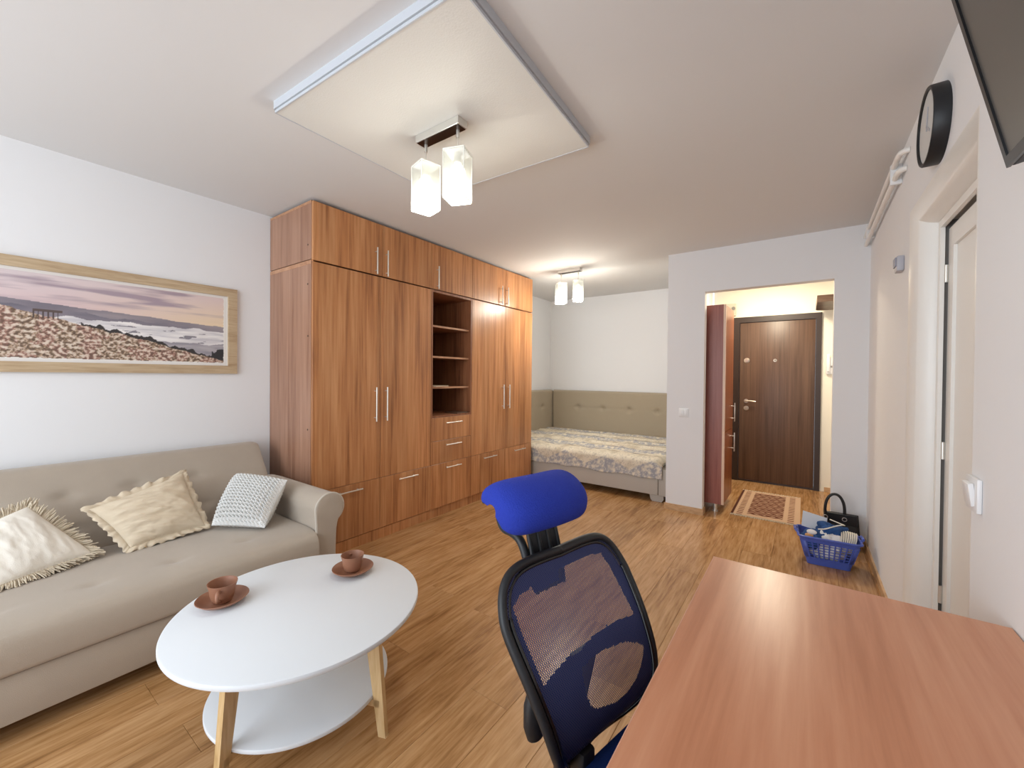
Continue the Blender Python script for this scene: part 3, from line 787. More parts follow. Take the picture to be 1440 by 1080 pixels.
# ================================================================== LAMPS
def pendant(loc, z0, shades, label, power):
    """loc: plate centre x, y; z0: surface above; shades: (x, y, rot deg, ztop, h)"""
    t = thing('pendant_lamp', (loc[0], loc[1], z0), label, 'lamp', 'twin pendant lamps')
    x, y = loc
    obj('ceiling_plate', box(BM(), x - .145, x + .145, y - .032, y + .032, z0 - .036, z0, .002), M['chrome'], t)
    obj('plate_underside', box(BM(), x - .138, x + .138, y - .027, y + .027, z0 - .038, z0 - .035), M['steel_dark'], t)
    for sx, sy, rot, zt, hh in shades:
        bm = BM(); cyl(bm, (sx, sy, z0 - .035), (sx, sy, z0 - .075), .008); cyl(bm, (sx, sy, z0 - .075), (sx, sy, zt + .02), .0022, n=8)
        obj('cord', bm, M['chrome'], t, smooth=True)
        bm = BM(); cyl(bm, (sx, sy, zt + .022), (sx, sy, zt + .004), .011); cyl(bm, (sx, sy, zt + .006), (sx, sy, zt), .03)
        cyl(bm, (sx, sy, zt), (sx, sy, zt - .05), .018)
        obj('holder', bm, M['chrome'], t, smooth=True)
        s = .052; th_ = .004; bm = BM()
        def P(a, b, z):
            c, q = cos(radians(rot)), sin(radians(rot)); return (sx + a * c - b * q, sy + a * q + b * c, z)
        # square glass sleeve: outer and inner walls joined at the lips, closed top
        ro = [(-s, -s), (s, -s), (s, s), (-s, s)]; ri = [(a * (s - th_) / s, b * (s - th_) / s) for a, b in ro]
        O1 = [bm.verts.new(P(a, b, zt)) for a, b in ro]; O0 = [bm.verts.new(P(a, b, zt - hh)) for a, b in ro]
        for k in range(4): bm.faces.new((O1[k], O1[(k + 1) % 4], O0[(k + 1) % 4], O0[k]))
        sh_ = obj('shade', bm, M['shade'], t)
        cap_ = BM(); prism(cap_, ri, lambda u, v, t_: P(u, v, t_), zt - .004, zt); obj('shade_cap', cap_, M['white_plastic'], sh_)
        bm = BM()
        for (a, b), (c, d) in zip(ro, ro[1:] + ro[:1]):
            cyl(bm, P(a, b, zt - hh), P(c, d, zt - hh), .0028, n=6); cyl(bm, P(a, b, zt), P(c, d, zt), .0028, n=6); cyl(bm, P(a, b, zt - hh), P(a, b, zt), .0022, n=6)
        obj('glass_edge', bm, M['shade_rim'], sh_)
        obj('bulb', lathe(BM(), [(0, -.190), (.026, -.188), (.034, -.178), (.036, -.16), (.036, -.09), (.032, -.075), (.014, -.055), (.012, -.045)], (sx, sy, zt), 20), M['bulb'], t, smooth=True)
        pl = point_light('lamp_light', (sx, sy, zt - .205), power, (1.0, .95, .84), .03)
    return t
pendant((-1.452, 1.412), H - tz, [(-1.563, 1.42, 76, 2.40, .222), (-1.345, 1.42, 20, 2.40, .222)], 'chrome twin pendant lamp with square white glass shades under the ceiling panel', LAMP_POWER)
pendant((-2.24, 4.244 + .02), H, [(-2.35, 4.262, 50, 2.445, .235), (-2.128, 4.262, 35, 2.452, .235)], 'chrome twin pendant lamp with white glass shades hanging by the bed alcove', ALCOVE_POWER)

# ================================================================== BED
bd = thing('bed', (-2.3, 5.15, 0), 'corner bed with taupe tufted headboards in the alcove', 'bed')
def tuft_panel(w, h, th_, buttons, dent=.034):
    """padded panel in local (a, b, depth): returns fn for grid and list"""
    def f(a, b):
        e = min(a, w - a, b, h - b); r = .03
        z = th_ * (1 if e > r else sqrt(max(0, 1 - (1 - e / r) ** 2)))
        for (p, q) in buttons:
            dx, dy = a - p, b - q
            z -= dent * exp(-(dx * dx + dy * dy) / .0012)
            z -= dent * .45 * exp(-abs(dy) / .010) * exp(-dx * dx / .02)
        return max(z, 0)
    return f
def headboard(nm, origin, ua, w, h, th_, buttons, nrm, back=.03):
    o = Vector(origin); ua = Vector(ua); nrm = Vector(nrm); uz = Vector((0, 0, 1)); f = tuft_panel(w, h, th_, buttons)
    bm = BM(); nu, nv = int(w / .018), int(h / .018)
    V = grid(bm, nu, nv, lambda u, v: o + ua * (u * w) + uz * (v * h) + nrm * (back + f(u * w, v * h)))
    obox(bm, o + ua * w / 2 + uz * h / 2 + nrm * back * .5, ua * w / 2, nrm * back * .5, uz * h / 2)
    hb = obj(nm, bm, M['bed'], bd, smooth=True, angle=50)
    for p, q in buttons:
        c = o + ua * p + uz * q + nrm * (back + f(p, q) + .004)
        b2 = BM(); bmesh.ops.create_uvsphere(b2, u_segments=12, v_segments=8, radius=.014); bmesh.ops.translate(b2, vec=c, verts=b2.verts)
        obj('button', b2, M['bed'], hb, smooth=True)
    return hb
headboard('headboard', (-3.365, YB - .015, .2), (1, 0, 0), 2.185, .925, .05, [(.465 + .41 * k, .665) for k in range(5)], (0, -1, 0))
headboard('side_headboard', (XL + .014, YB - .02, .2), (0, -1, 0), 1.44, .925, .05, [(.36 + .42 * k, .66) for k in range(3)], (1, 0, 0))
obj('base', box(BM(), -3.38, -1.262, 4.465, 5.83, .075, .345, .012), M['bed_base'], bd, smooth=True)
obj('end_panel', box(BM(), -1.26, -1.17, 4.475, 5.83, .07, .36, .012), M['bed_base'], bd, smooth=True)
for fx, fy in ((-1.36, 4.50), (-3.25, 4.50), (-1.36, 5.75), (-3.25, 5.75)):
    bm = BM(); prism(bm, [(fx, .075), (fx + .012, .02), (fx + .03, 0), (fx + .13, 0), (fx + .15, .03), (fx + .15, .075)], lambda u, v, t: (u, t, v), fy, fy + .06); obj('foot', bm, M['bed_base'], bd)
obj('mattress', box(BM(), -3.37, -1.25, 4.50, 5.845, .345, .455, .03, 3), M['linen_w'], bd, smooth=True)
# bedspread: wavy quilted cover with front drop
BX0, BX1, BY0, BY1 = -3.372, -1.215, 4.445, 5.835
def spread(u, v):
    # v: 0 at front hem -> 1 at wall ; path goes up the drop then over the top
    x = BX0 + (BX1 - BX0) * u
    drop, topl = .21, BY1 - BY0
    s = v * (drop + topl); r = .05
    wob = .010 * nz(u * 14, 1.0, 3.0, 2)
    if s < drop - r:
        y = BY0 - .006 + wob; z = .255 + s + (.012 * nz(u * 8, 5.0, 1, 2) if s < .02 else 0)
    elif s < drop + r * .57:
        t = (s - (drop - r)) / (r * 1.57) * pi / 2
        y = BY0 + r - r * cos(t) - .006 + wob * cos(t); z = .255 + drop - r + r * sin(t)
    else:
        y = BY0 + r + (s - drop - r * .57) * (BY1 - BY0 - r) / (topl - r * .57)
        d = (y - BY0) / (BY1 - BY0)
        z = .465 + .045 * min(1, d * 1.5)
        wv = y * 1.0 + .035 * nz(x * 1.3, y * 2, 2, 3)
        z += .016 * max(0, sin(wv * 2 * pi / .235)) ** 3 * min(1, d * 4) + .008 * nz(x * 6, y * 11, 0, 3)
    if u > .96: z = z - (.06 * ((u - .96) / .04) ** 2 if s > drop - r else 0)
    return (x, y, z)
bm = BM(); grid(bm, 250, 170, spread)
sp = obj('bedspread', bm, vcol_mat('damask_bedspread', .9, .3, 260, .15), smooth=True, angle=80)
tag(sp, 'cream and grey damask bedspread covering the corner bed', 'bedspread')
def damask(i, co):
    x, y, z = co
    cream, grey, tan = S(226, 216, 196), S(164, 163, 168), S(204, 192, 170)
    s = (y if z > .44 else y - (.44 - z))
    zig = abs(((x * 1.9) % 1) - .5) * .36
    n1 = nz(x * 8, s * 8, 1, 3); n2 = nz(x * 22, s * 22, 5, 2)
    c = cream
    band = ((s + zig * .7 + .04) * 2.1) % 1
    if band < .42: c = lerp3(grey, cream, .25 + n2 * 1.4)
    else: c = lerp3(cream, tan, n1 * 1.6 + .1)
    ring = abs(((n1 * 3.2 + n2 * .6) % 1) - .5)
    if ring < .09: c = lerp3(c, S(236, 228, 210) if band < .42 else S(170, 162, 150), .6)
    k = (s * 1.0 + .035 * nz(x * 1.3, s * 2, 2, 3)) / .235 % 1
    if z > .46 and .62 < k < .74: c = lerp3(c, S(126, 104, 80), .55 * max(0, .6 + nz(x * 9, s * 5, 3, 2)))  # shade of the folds, painted brown along their troughs
    return c
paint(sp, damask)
sm = sp.modifiers.new('thickness', 'SOLIDIFY'); sm.thickness = .006; sm.offset = 1

# ================================================================== SOFA
sf = thing('sofa', (-2.85, .35, 0), 'greige upholstered sofa with rolled arms along the left wall', 'sofa')
SY0, SY1 = -.62, 1.28
obj('base', box(BM(), -3.32, -2.312, SY0, SY1, .07, .252, .012), M['sofa'], sf, smooth=True)
for fx in (-3.25, -2.42):
    for fy in (SY0 + .06, SY1 - .06): obj('foot', cyl(BM(), (fx, fy, 0), (fx, fy, .072), .022, .028), M['black'], sf, smooth=True)
def profile_round(pts, it=3): return smoothpoly(pts, it, True)
seat_prof = [(-3.02, .254), (-2.6, .254), (-2.32, .254), (-2.292, .258), (-2.288, .30), (-2.288, .345), (-2.300, .395), (-2.345, .425), (-2.45, .432), (-2.6, .433), (-2.75, .433), (-2.9, .432), (-3.02, .43), (-3.04, .34)]
seat_prof = smoothpoly(seat_prof, 3)
tufts_seat = [(-2.49, y) for y in (-.46, -.18, .10, .38, .66, .97)]
bm = BM(); rows = []
NS = 170
for i in range(NS + 1):
    y = SY0 + .003 + (SY1 - SY0 - .006) * i / NS
    e = min(i, NS - i); sh_k = 1 - .03 * max(0, (3 - e) / 3) ** 2
    r = []
    for (x, z) in seat_prof:
        zz = .34 + (z - .34) * sh_k
        if zz > .40:
            for tx, ty in tufts_seat:
                dx, dy = x - tx, y - ty
                zz -= .008 * exp(-(dx * dx) / .0016 - (dy * dy) / .0016) + .004 * exp(-(dx * dx) / .0004 - (dy * dy) / .006)
            zz += .004 * nz(x * 4, y * 4, 0, 2)
        r.append((x, y, zz))
    rows.append(r)
loft(bm, rows); obj('seat', bm, M['sofa'], sf, smooth=True, angle=55)
back_prof = [(-3.05, .30), (-2.965, .40), (-3.03, .49), (-3.09, .57), (-3.16, .66), (-3.23, .75), (-3.275, .815), (-3.305, .838), (-3.36, .842), (-3.41, .828), (-3.43, .79), (-3.42, .70), (-3.38, .55), (-3.30, .35), (-3.2, .29)]
back_prof = smoothpoly(back_prof, 3)
bm = BM(); rows = []; BYa, BYb = SY0 - .08, 1.362
tufts_back = [(z_, y) for z_ in (.69, .53) for y in (-.46, -.18, .10, .38, .66, .95)]
for i in range(NS + 1):
    y = BYa + (BYb - BYa) * i / NS; e = min(i, NS - i); k = max(0, (3 - e) / 3) ** 2 * .035
    cx, cz_ = -3.25, .58; r = []
    for (x, z) in back_prof:
        x2 = x + (cx - x) * k; z2 = z + (cz_ - z) * k
        if x2 > -3.30 and z2 > .4:
            for tz_, ty in tufts_back:
                dz, dy = z2 - tz_, y - ty
                q = .013 * exp(-dz * dz / .0008 - dy * dy / .002) + .007 * exp(-dz * dz / .0003 - dy * dy / .008)
                x2 -= q * .8; z2 -= q * .5
        r.append((x2, y, z2))
    rows.append(r)
loft(bm, rows); obj('backrest', bm, M['sofa'], sf, smooth=True, angle=55)
def arm(mirror):
    # outline (y, z): inner post face, scroll, outer post face
    cyc, czc, rr = 1.366, .537, .090
    out = [(1.283, .07), (1.283, .30), (1.283, .44), (1.279, .50)]
    for k in range(0, 19):
        a = radians(190 - k * 13.6); out.append((cyc + rr * cos(a) * 1.0, czc + rr * sin(a)))
    out += [(1.412, .455), (1.402, .40), (1.398, .30), (1.398, .07)]
    sgn = lambda y: y if not mirror else (SY0 + SY1) - y
    pts = [(sgn(y), z) for y, z in out]
    bm = BM(); rows = []
    for k, (x, sc) in enumerate([(-3.12, .985), (-3.0, 1), (-2.7, 1), (-2.45, 1), (-2.36, 1), (-2.335, .998), (-2.326, .985), (-2.324, .96)]):
        cy_ = sgn(1.345); rows.append([(x, cy_ + (y - cy_) * sc, .36 + (z - .36) * (sc if z > .1 else 1)) for y, z in pts])
    loft(bm, rows); a_ = obj('arm', bm, M['sofa'], sf, smooth=True, angle=50)
    pts3 = [(-2.332, y, z) for y, z in pts]
    obj('piping', tube(BM(), smoothpoly(pts3, 1, False), .006, 8), M['piping'], a_, smooth=True)
arm(False); arm(True)

# ---- cushions
def cushion(name, corners, puff, mat, label, detail=None, nu=44, sag=.10, creases=0.0):
    """corners: four 3-D points tl, tr, br, bl; inflated closed cushion with pinched corners"""
    c = [Vector(p) for p in corners]; ctr = sum(c, Vector()) / 4
    n = (c[1] - c[0]).cross(c[3] - c[0]).normalized()
    if n.x < 0: n = -n
    def base(u, v):
        # edges bow inward between corners
        bu = sag * 4 * u * (1 - u); bv = sag * 4 * v * (1 - v)
        uu = .5 + (u - .5) * (1 - bv * .5); vv = .5 + (v - .5) * (1 - bu * .5)
        return c[0] * (1 - uu) * (1 - vv) + c[1] * uu * (1 - vv) + c[2] * uu * vv + c[3] * (1 - uu) * vv
    def hgt(u, v):
        a = (1 - abs(2 * u - 1) ** 2.6); b = (1 - abs(2 * v - 1) ** 2.6)
        return puff * (max(a, 0) * max(b, 0)) ** .55
    loc = ctr
    t = thing(name, loc, label, 'cushion', 'cushions on the sofa')
    bm = BM()
    def fr(side):
        def f(u, v):
            h = hgt(u, v); k = 0
            if creases: k = creases * (nz(u * 3 + v * 1.2, v * 9 - u * 3, 2, 3)) * min(1, h / (puff * .6))
            if detail: k += detail(u, v) * min(1, h / (puff * .5))
            return base(u, v) + n * side * h + n * k
        return f
    grid(bm, nu, nu, fr(1)); grid(bm, nu // 2, nu // 2, fr(-1))
    bmesh.ops.remove_doubles(bm, verts=bm.verts, dist=.0005)
    obj('cover', bm, mat, t, smooth=True, angle=80)
    return t, base, n
def perim(base, N):
    out = []
    for k in range(N):
        s = k / N * 4; e = int(s); f = s - e
        out.append(((f, 0), (1, f), (1 - f, 1), (0, 1 - f))[e])
    return out
# white knitted cushion by the arm
def knit(u, v):
    ph = v * 17 * 2 * pi; return .0115 * sin(u * 14 * 2 * pi + 1.5 * sin(ph)) * 1.0 + .003 * sin(ph * 2)
cushion('cushion', [(-3.03, 1.125, .690), (-2.63, 1.258, .682), (-2.525, 1.08, .456), (-2.79, .905, .462)], .088, M['knit'], 'white cable-knit cushion leaning against the sofa arm', knit, nu=150, sag=.08)
# beige ruffled cushion
t, base, n = cushion('cushion', [(-2.955, .430, .648), (-3.05, .845, .742), (-2.815, .885, .462), (-2.79, .555, .452)], .066, M['linen'], 'beige linen cushion with ruffled edge in the middle of the sofa', None, nu=70, sag=.13, creases=.013)
bm = BM(); N_ = 320; P_ = perim(base, N_); ctr = Vector(t.location)
A_, B_, C_ = [], [], []
for k, (u, v) in enumerate(P_):
    p = base(u, v); d = (p - ctr); d = d - n * d.dot(n); d.normalize(); w_ = 1.6 * nz(k * .16, 3.0, 0, 2) + .6 * sin(k * 2 * pi / N_ * 23 + 2 * nz(k * .03, 0, 1, 2))
    A_.append(bm.verts.new(p - d * .012)); B_.append(bm.verts.new(p + d * .016 + n * w_ * .004)); C_.append(bm.verts.new(p + d * (.032 + .004 * sin(k * .7)) + n * w_ * .011))
for k in range(N_):
    q = (k + 1) % N_; bm.faces.new((A_[k], A_[q], B_[q], B_[k])); bm.faces.new((B_[k], B_[q], C_[q], C_[k]))
rf = obj('ruffle', bm, M['linen'], t, smooth=True, angle=180); md = rf.modifiers.new('thickness', 'SOLIDIFY'); md.thickness = .002
# cream fringed cushion
t, base, n = cushion('cushion', [(-3.03, .235, .70), (-2.81, .425, .466), (-2.72, .115, .446), (-2.93, -.06, .60)], .068, M['linen_w'], 'cream cushion with shaggy beige fringe at the near end of the sofa', None, nu=60, sag=.06, creases=.006)
bm = BM(); N_ = 900; P_ = perim(base, N_); ctr = Vector(t.location); R_ = random.Random(3)
for k, (u, v) in enumerate(P_):
    p = base(u, v); d = (p - ctr); d = d - n * d.dot(n); d.normalize(); q = p + d * R_.uniform(.026, .048) + n * R_.uniform(-.016, .020) + Vector((R_.uniform(-.01, .01), R_.uniform(-.01, .01), 0))
    q.z = max(q.z, .437); mid = (p + q) / 2 + n * R_.uniform(-.006, .01)
    mid.z = max(mid.z, .437); tube(bm, [p - d * .004, mid, q], [.0032, .003, .002], 4)
obj('fringe', bm, M['fringe'], t, kind='stuff')

# ================================================================== COFFEE TABLE
TC = Vector((-1.595, .827, 0))
ct = thing('coffee_table', TC, 'round white coffee table with lower shelf and pale oak legs', 'table')
def disc(r, z0, z1, b=.006):
    return lathe(BM(), [(0, z0), (r - b, z0), (r - b * .3, z0 + b * .3), (r, z0 + b), (r, z1 - b), (r - b * .3, z1 - b * .3), (r - b, z1), (0, z1)], (TC.x, TC.y, 0), 128)
obj('tabletop', disc(.44, .43, .45), M['tabletop'], ct, smooth=True, angle=30)
obj('lower_shelf', disc(.318, .135, .151, .004), M['tabletop'], ct, smooth=True, angle=30)
for th_ in (21, 111, 201, 291):
    rd = Vector((cos(radians(th_)), sin(radians(th_)), 0)); tg = Vector((-rd.y, rd.x, 0))
    bm = BM(); poly = [(.275, .43), (.335, .43), (.372, .002), (.374, 0), (.344, 0), (.342, .002)]
    prism(bm, poly, lambda u, v, t: TC + rd * u + tg * t + Vector((0, 0, v)), -.011, .011)
    obj('leg', bm, M['pale_oak'], ct)
for th_ in (21, 111):
    rd = Vector((cos(radians(th_)), sin(radians(th_)), 0)); tg = Vector((-rd.y, rd.x, 0))
    bm = BM(); obox(bm, TC + Vector((0, 0, .122)), rd * .345, tg * .011, (0, 0, .0125)); obox(bm, TC + Vector((0, 0, .415)), rd * .29, tg * .011, (0, 0, .0145)); obj('cross_rail', bm, M['pale_oak'], ct)

def saucer(c):
    o = obj('saucer', lathe(BM(), [(0, .003), (.045, .003), (.048, .0), (.052, .003), (.072, .012), (.085, .023), (.0885, .026), (.087, .0275), (.070, .0155), (.050, .0075), (.040, .0065), (0, .0065)], c, 56), M['terracotta'], smooth=True, angle=60); return o
def cup(c, hang, label, sx=1.0, sy=1.0, hgt=.075):
    t = thing('cup', c, label, 'cup', 'terracotta cups')
    k = hgt / .075
    obj('bowl', lathe(BM(), [(0, .002), (.026, .0), (.029, .003), (.035, .010 * k), (.041, .030 * k), (.0445, .055 * k), (.0495, .073 * k), (.050, .075 * k), (.0475, .0745 * k), (.042, .055 * k), (.0375, .030 * k), (.031, .013 * k), (0, .009 * k)], c, 56, sx, sy), M['terracotta'], t, smooth=True, angle=60)
    d = Vector((cos(hang), sin(hang), 0)); cc = Vector(c)
    pts = [cc + d * .040 + Vector((0, 0, .056 * k)), cc + d * .060 + Vector((0, 0, .060 * k)), cc + d * .071 + Vector((0, 0, .047 * k)), cc + d * .066 + Vector((0, 0, .030 * k)), cc + d * .050 + Vector((0, 0, .020 * k)), cc + d * .038 + Vector((0, 0, .020 * k))]
    obj('handle', tube(BM(), smoothpoly([tuple(p) for p in pts], 2, False), .0068, 10), M['terracotta'], t, smooth=True)
    return t
tag(saucer((-1.838, .634, .45)), 'terracotta saucer at the near side of the coffee table by the sofa', 'saucer', 'terracotta saucers')
cup((-1.838, .634, .4572), atan2(-.634, 1.838) - .25, 'wide terracotta cup with its handle facing out, nearer end of the white table', 1.06, 1.0, .076)
tag(saucer((-1.655, 1.082, .45)), 'terracotta saucer at the far side of the coffee table near the wardrobe', 'saucer', 'terracotta saucers')
cup((-1.658, 1.082, .4572), atan2(1.082, -1.658) + .2, 'straight terracotta cup with its handle hidden, farther side of the white table', 1.0, 1.0, .074)

# ================================================================== DESK
dk = thing('desk', (.09, .75, 0), 'reddish beech desk against the right wall in front of the camera', 'desk')
DX0, DX1, DYa, DYb = -.239, XR - .003, -.15, 1.507
obj('desktop', box(BM(), DX0 + .0015, DX1, DYa, DYb - .0015, .722, .75, .0012, 1), M['desk'], dk)
bm = BM(); box(bm, DX0, DX0 + .0017, DYa, DYb, .7225, .7492); box(bm, DX0, DX1, DYb - .0017, DYb, .7225, .7492); obj('edge_band', bm, M['desk_edge'], dk)['label'] = 'paler edge band'
for a in (DYb - .06, DYa + .04): obj('side_panel', box(BM(), DX0 + .05, DX1 - .01, a, a + .018, 0, .722), M['desk'], dk)
obj('back_panel', box(BM(), DX1 - .03, DX1 - .012, DYa + .058, DYb - .06, .38, .722), M['desk'], dk)

# ================================================================== OFFICE CHAIR
PH = radians(-14); CT = Vector((-.5305, .9635, 0)); cd = Vector((cos(PH), sin(PH), 0)); cw = Vector((-cd.y, cd.x, 0))
def CP(u, f, z): return CT + cw * u + cd * f + Vector((0, 0, z))
oc = thing('office_chair', CT + cd * .38, 'blue and black mesh office chair with headrest facing the desk', 'chair')
zs = [.30, .36, .42, .48, .54, .60, .66, .72, .78, .84, .86, .88, .90]
fs = [.040, .048, .085, .142, .176, .168, .138, .101, .056, .022, .010, .003, -.006]
def fz(z):
    # smoothed profile
    return sum(interp(z + q, zs, fs) * k for q, k in ((-.03, .2), (-.015, .2), (0, .2), (.015, .2), (.03, .2)))
half = [(0, .884), (.06, .886), (.12, .886), (.165, .880), (.197, .862), (.216, .835), (.228, .80), (.230, .775), (.224, .725), (.214, .665), (.202, .605), (.190, .560), (.168, .520), (.135, .487), (.100, .448), (.072, .410), (.052, .370), (.043, .335), (.040, .30)]
hh = smoothpoly(half, 2, False)
loop = [(u, z) for u, z in hh] + [(-u, z) for u, z in hh[::-1] if u > 1e-6]
obj('back_frame', tube(BM(), [CP(u, fz(z), z) for u, z in loop], .0108, 12, True, 1.2, up=tuple(cd)), M['black'], oc, smooth=True, angle=60)
obj('frame_lip', tube(BM(), [CP(u * .935, fz(z) + .007, z - (.012 if z > .8 else 0)) for u, z in loop], .005, 8, True), M['blackgloss'], oc, smooth=True, angle=60)
def inside(u, z, poly):
    r = False; n = len(poly)
    for i in range(n):
        (x1, y1), (x2, y2) = poly[i], poly[i - 1]
        if (y1 > z) != (y2 > z) and u < (x2 - x1) * (z - y1) / (y2 - y1) + x1: r = not r
    return r
def hw(z):
    pts = sorted([(z_, u_) for u_, z_ in hh if z_ < .862]); return interp(z, [p[0] for p in pts], [p[1] for p in pts])
UWp = [(-.192, .812), (-.165, .826), (-.123, .832), (-.117, .818), (-.03, .822), (-.022, .843), (.10, .846), (.155, .838), (.172, .80), (.176, .763), (.182, .692), (.12, .700), (.069, .703), (-.021, .698), (-.05, .688), (-.089, .693), (-.149, .683), (-.179, .675), (-.188, .732)]
LWp = [(-.062, .662), (-.02, .668), (.026, .668), (.109, .657), (.155, .640), (.173, .625), (.146, .597), (.110, .575), (.072, .563), (.03, .560), (.001, .569), (-.04, .580), (-.062, .592), (-.070, .62)]
net = BM(); bk_ = BM(); uvl = net.loops.layers.uv.new('UVMap')
NU, NV = 130, 150; ztop, zbot = .884, .335
def topcap(u):
    a = abs(u); pts = [(u_, z_) for u_, z_ in hh if z_ > .83]; pts.sort(); return interp(a, [p[0] for p in pts], [p[1] for p in pts])
def pt(i, j, off):
    v = j / NV; z = zbot + (ztop - zbot) * v
    w_ = hw(min(z, .80)); u = (2 * i / NU - 1) * w_
    if z > .80: z = .80 + (z - .80) * (topcap(u) - .80) / (ztop - .80)
    return u, z, CP(u, fz(z) + off + .004, z)
cache_n, cache_b = {}, {}
def vert(cache, bmx, i, j, off):
    if (i, j) not in cache:
        u, z, p = pt(i, j, off); cache[(i, j)] = (bmx.verts.new(p), u, z)
    return cache[(i, j)]
for i in range(NU):
    for j in range(NV):
        q = [(i, j), (i + 1, j), (i + 1, j + 1), (i, j + 1)]
        uvz = [pt(a, b, 0) for a, b in q]; uc = sum(x[0] for x in uvz) / 4; zc = sum(x[1] for x in uvz) / 4
        V_ = [vert(cache_n, net, a, b, 0) for a, b in q]
        f = net.faces.new([x[0] for x in V_])
        for lp, x in zip(f.loops, V_): lp[uvl].uv = (x[1] * .8 + x[2] * .6, x[2] * .8 - x[1] * .6)
        if not (inside(uc, zc, UWp) or inside(uc, zc, LWp)):
            bk_.faces.new([vert(cache_b, bk_, a, b, -.006)[0] for a, b in q])
obj('mesh_panel', net, M['net'], oc, smooth=True, angle=180)['label'] = 'see-through blue net'
obj('lumbar_backing', bk_, M['blue_dark'], oc, smooth=True, angle=180)['label'] = 'dark blue backing sheet'
# spine and stem
sp_pts = [(.085, .655), (.088, .63), (.08, .59), (.065, .52), (.045, .44), (.022, .38), (.03, .33), (.10, .305), (.24, .30), (.40, .305)]
bm = BM(); loft(bm, [[CP(a, f + b * 0 + t_, z + q_) for a, t_, q_ in ((-.035, -.012, 0), (.035, -.012, 0), (.035, .012, .004), (-.035, .012, .004))] if z > .36 else [CP(a, f, z + q_) for a, q_ in ((-.03, -.012), (.03, -.012), (.03, .012), (-.03, .012))] for (f, z), b in zip(smoothpoly(sp_pts, 2, False), [0] * 200)])
obj('back_spine', bm, M['black'], oc, smooth=True, angle=50)
# side bulge: adjustment bracket behind the left rail
bm = BM(); lathe(bm, [(0, -.05), (.03, -.045), (.042, -.02), (.042, .02), (.03, .045), (0, .05)], (0, 0, 0), 20)
bmesh.ops.scale(bm, vec=(.55, .8, 1.1), verts=bm.verts); bmesh.ops.translate(bm, vec=CP(-.178, .10, .60), verts=bm.verts)
obj('adjuster', bm, M['black'], oc, smooth=True)
# headrest strut: wide ribbed plate and the hooked bracket carrying the pad
bm = BM()
strut = smoothpoly([(-.035, .77), (-.045, .83), (-.060, .88), (-.075, .925), (-.085, .955), (-.10, .99)], 2, False)
loft(bm, [[CP(a * (1 - .12 * (z - .77) / .2), f + t_, z) for a, t_ in ((-.052, -.008), (.052, -.008), (.052, .008), (-.052, .008))] for f, z in strut])
for a in (-.052, -.018, .018, .052): tube(bm, [CP(a, f + .008, z) for f, z in strut], .006, 8)
st = obj('headrest_strut', bm, M['black'], oc, smooth=True, angle=50)
for a in (-.058, .058):
    hook = smoothpoly([(-.058, .84), (-.085, .895), (-.125, .908), (-.165, .905), (-.185, .935), (-.180, .975), (-.150, 1.005), (-.11, 1.02)], 2, False)
    obj('bracket', tube(BM(), [CP(a, f, z) for f, z in hook], .0125, 10, flat=1.0), M['black'], st, smooth=True)
# headrest pad: curved slab, profile rolled over the top, rounded ends
outer = smoothpoly([(-.155, 1.020), (-.150, 1.045), (-.115, 1.066), (-.075, 1.073), (-.035, 1.060), (.0, 1.035), (.018, 1.005), (.016, .972), (.004, .950), (-.014, .941), (-.028, .948), (-.024, .972), (-.026, .998), (-.042, 1.020), (-.078, 1.036), (-.112, 1.030), (-.138, 1.010)], 3, True)
bm = BM(); rows = []; NP = 40; cf, cz2 = -.055, 1.02
for k in range(NP + 1):
    s = -1 + 2 * k / NP; u = .158 * s; e = abs(s); q = (1 - e ** 7) ** .5 if e < 1 else .02; q = max(q, .02)
    bend = -.030 * e ** 2.2; droop = -.012 * e ** 3
    pts = []
    for f, z in outer:
        # shrink toward the profile's mid curve at the ends (rounded corners)
        pts.append(CP(u, cf + (f - cf) * (.30 + .70 * q) + bend, cz2 + (z - cz2) * (.30 + .70 * q) + droop))
    rows.append(pts)
loft(bm, rows); obj('headrest_pad', bm, M['blue_pad'], oc, smooth=True, angle=70)['label'] = 'bright blue padded headrest'
bm = BM(); tube(bm, [CP(u_, -.115 - .03 * (abs(u_) / .158) ** 2, 1.012) for u_ in (-.150, -.10, -.05, 0, .05, .10, .150)], [.010, .017, .018, .018, .018, .017, .010], 10); obj('headrest_shell', bm, M['black'], oc, smooth=True)
# seat, mechanism, base
bm = BM(); rows = []
for k in range(21):
    s = k / 20; f = .165 + .47 * s; w_ = .235 * (1 - .22 * (1 - s) ** 3) * (1 if s < .95 else .97); zt_ = .495 - .02 * max(0, (s - .8) / .2) ** 2 - .012 * max(0, (.1 - s) / .1) ** 2
    r = []
    for j in range(32):
        a = 2 * pi * j / 32; ca, sa = cos(a), sin(a)
        r.append(CP(w_ * math.copysign(abs(ca) ** .35, ca), f, .468 + (.03 if sa > 0 else .028) * math.copysign(abs(sa) ** .5, sa) + (zt_ - .495) - .014 * (1 - abs(ca) ** 2) * (1 if sa > 0 else 0)))
    rows.append(r)
loft(bm, rows); obj('seat', bm, M['blue_dark'], oc, smooth=True, angle=60)
obj('seat_shell', obox(BM(), CP(0, .40, .432), cd * .21, cw * .20, (0, 0, .012), .008), M['black'], oc)
obj('tilt_mechanism', obox(BM(), CP(0, .38, .37), cd * .12, cw * .07, (0, 0, .05), .01), M['black'], oc)
obj('tilt_lever', tube(BM(), [CP(-.06, .36, .385), CP(-.20, .33, .385), CP(-.27, .32, .39)], [.007, .007, .012], 8), M['black'], oc, smooth=True)
obj('seat_bracket', obox(BM(), CP(-.075, .150, .472), cd * .022, cw * .022, (0, 0, .03), .008), M['black'], oc, smooth=True)
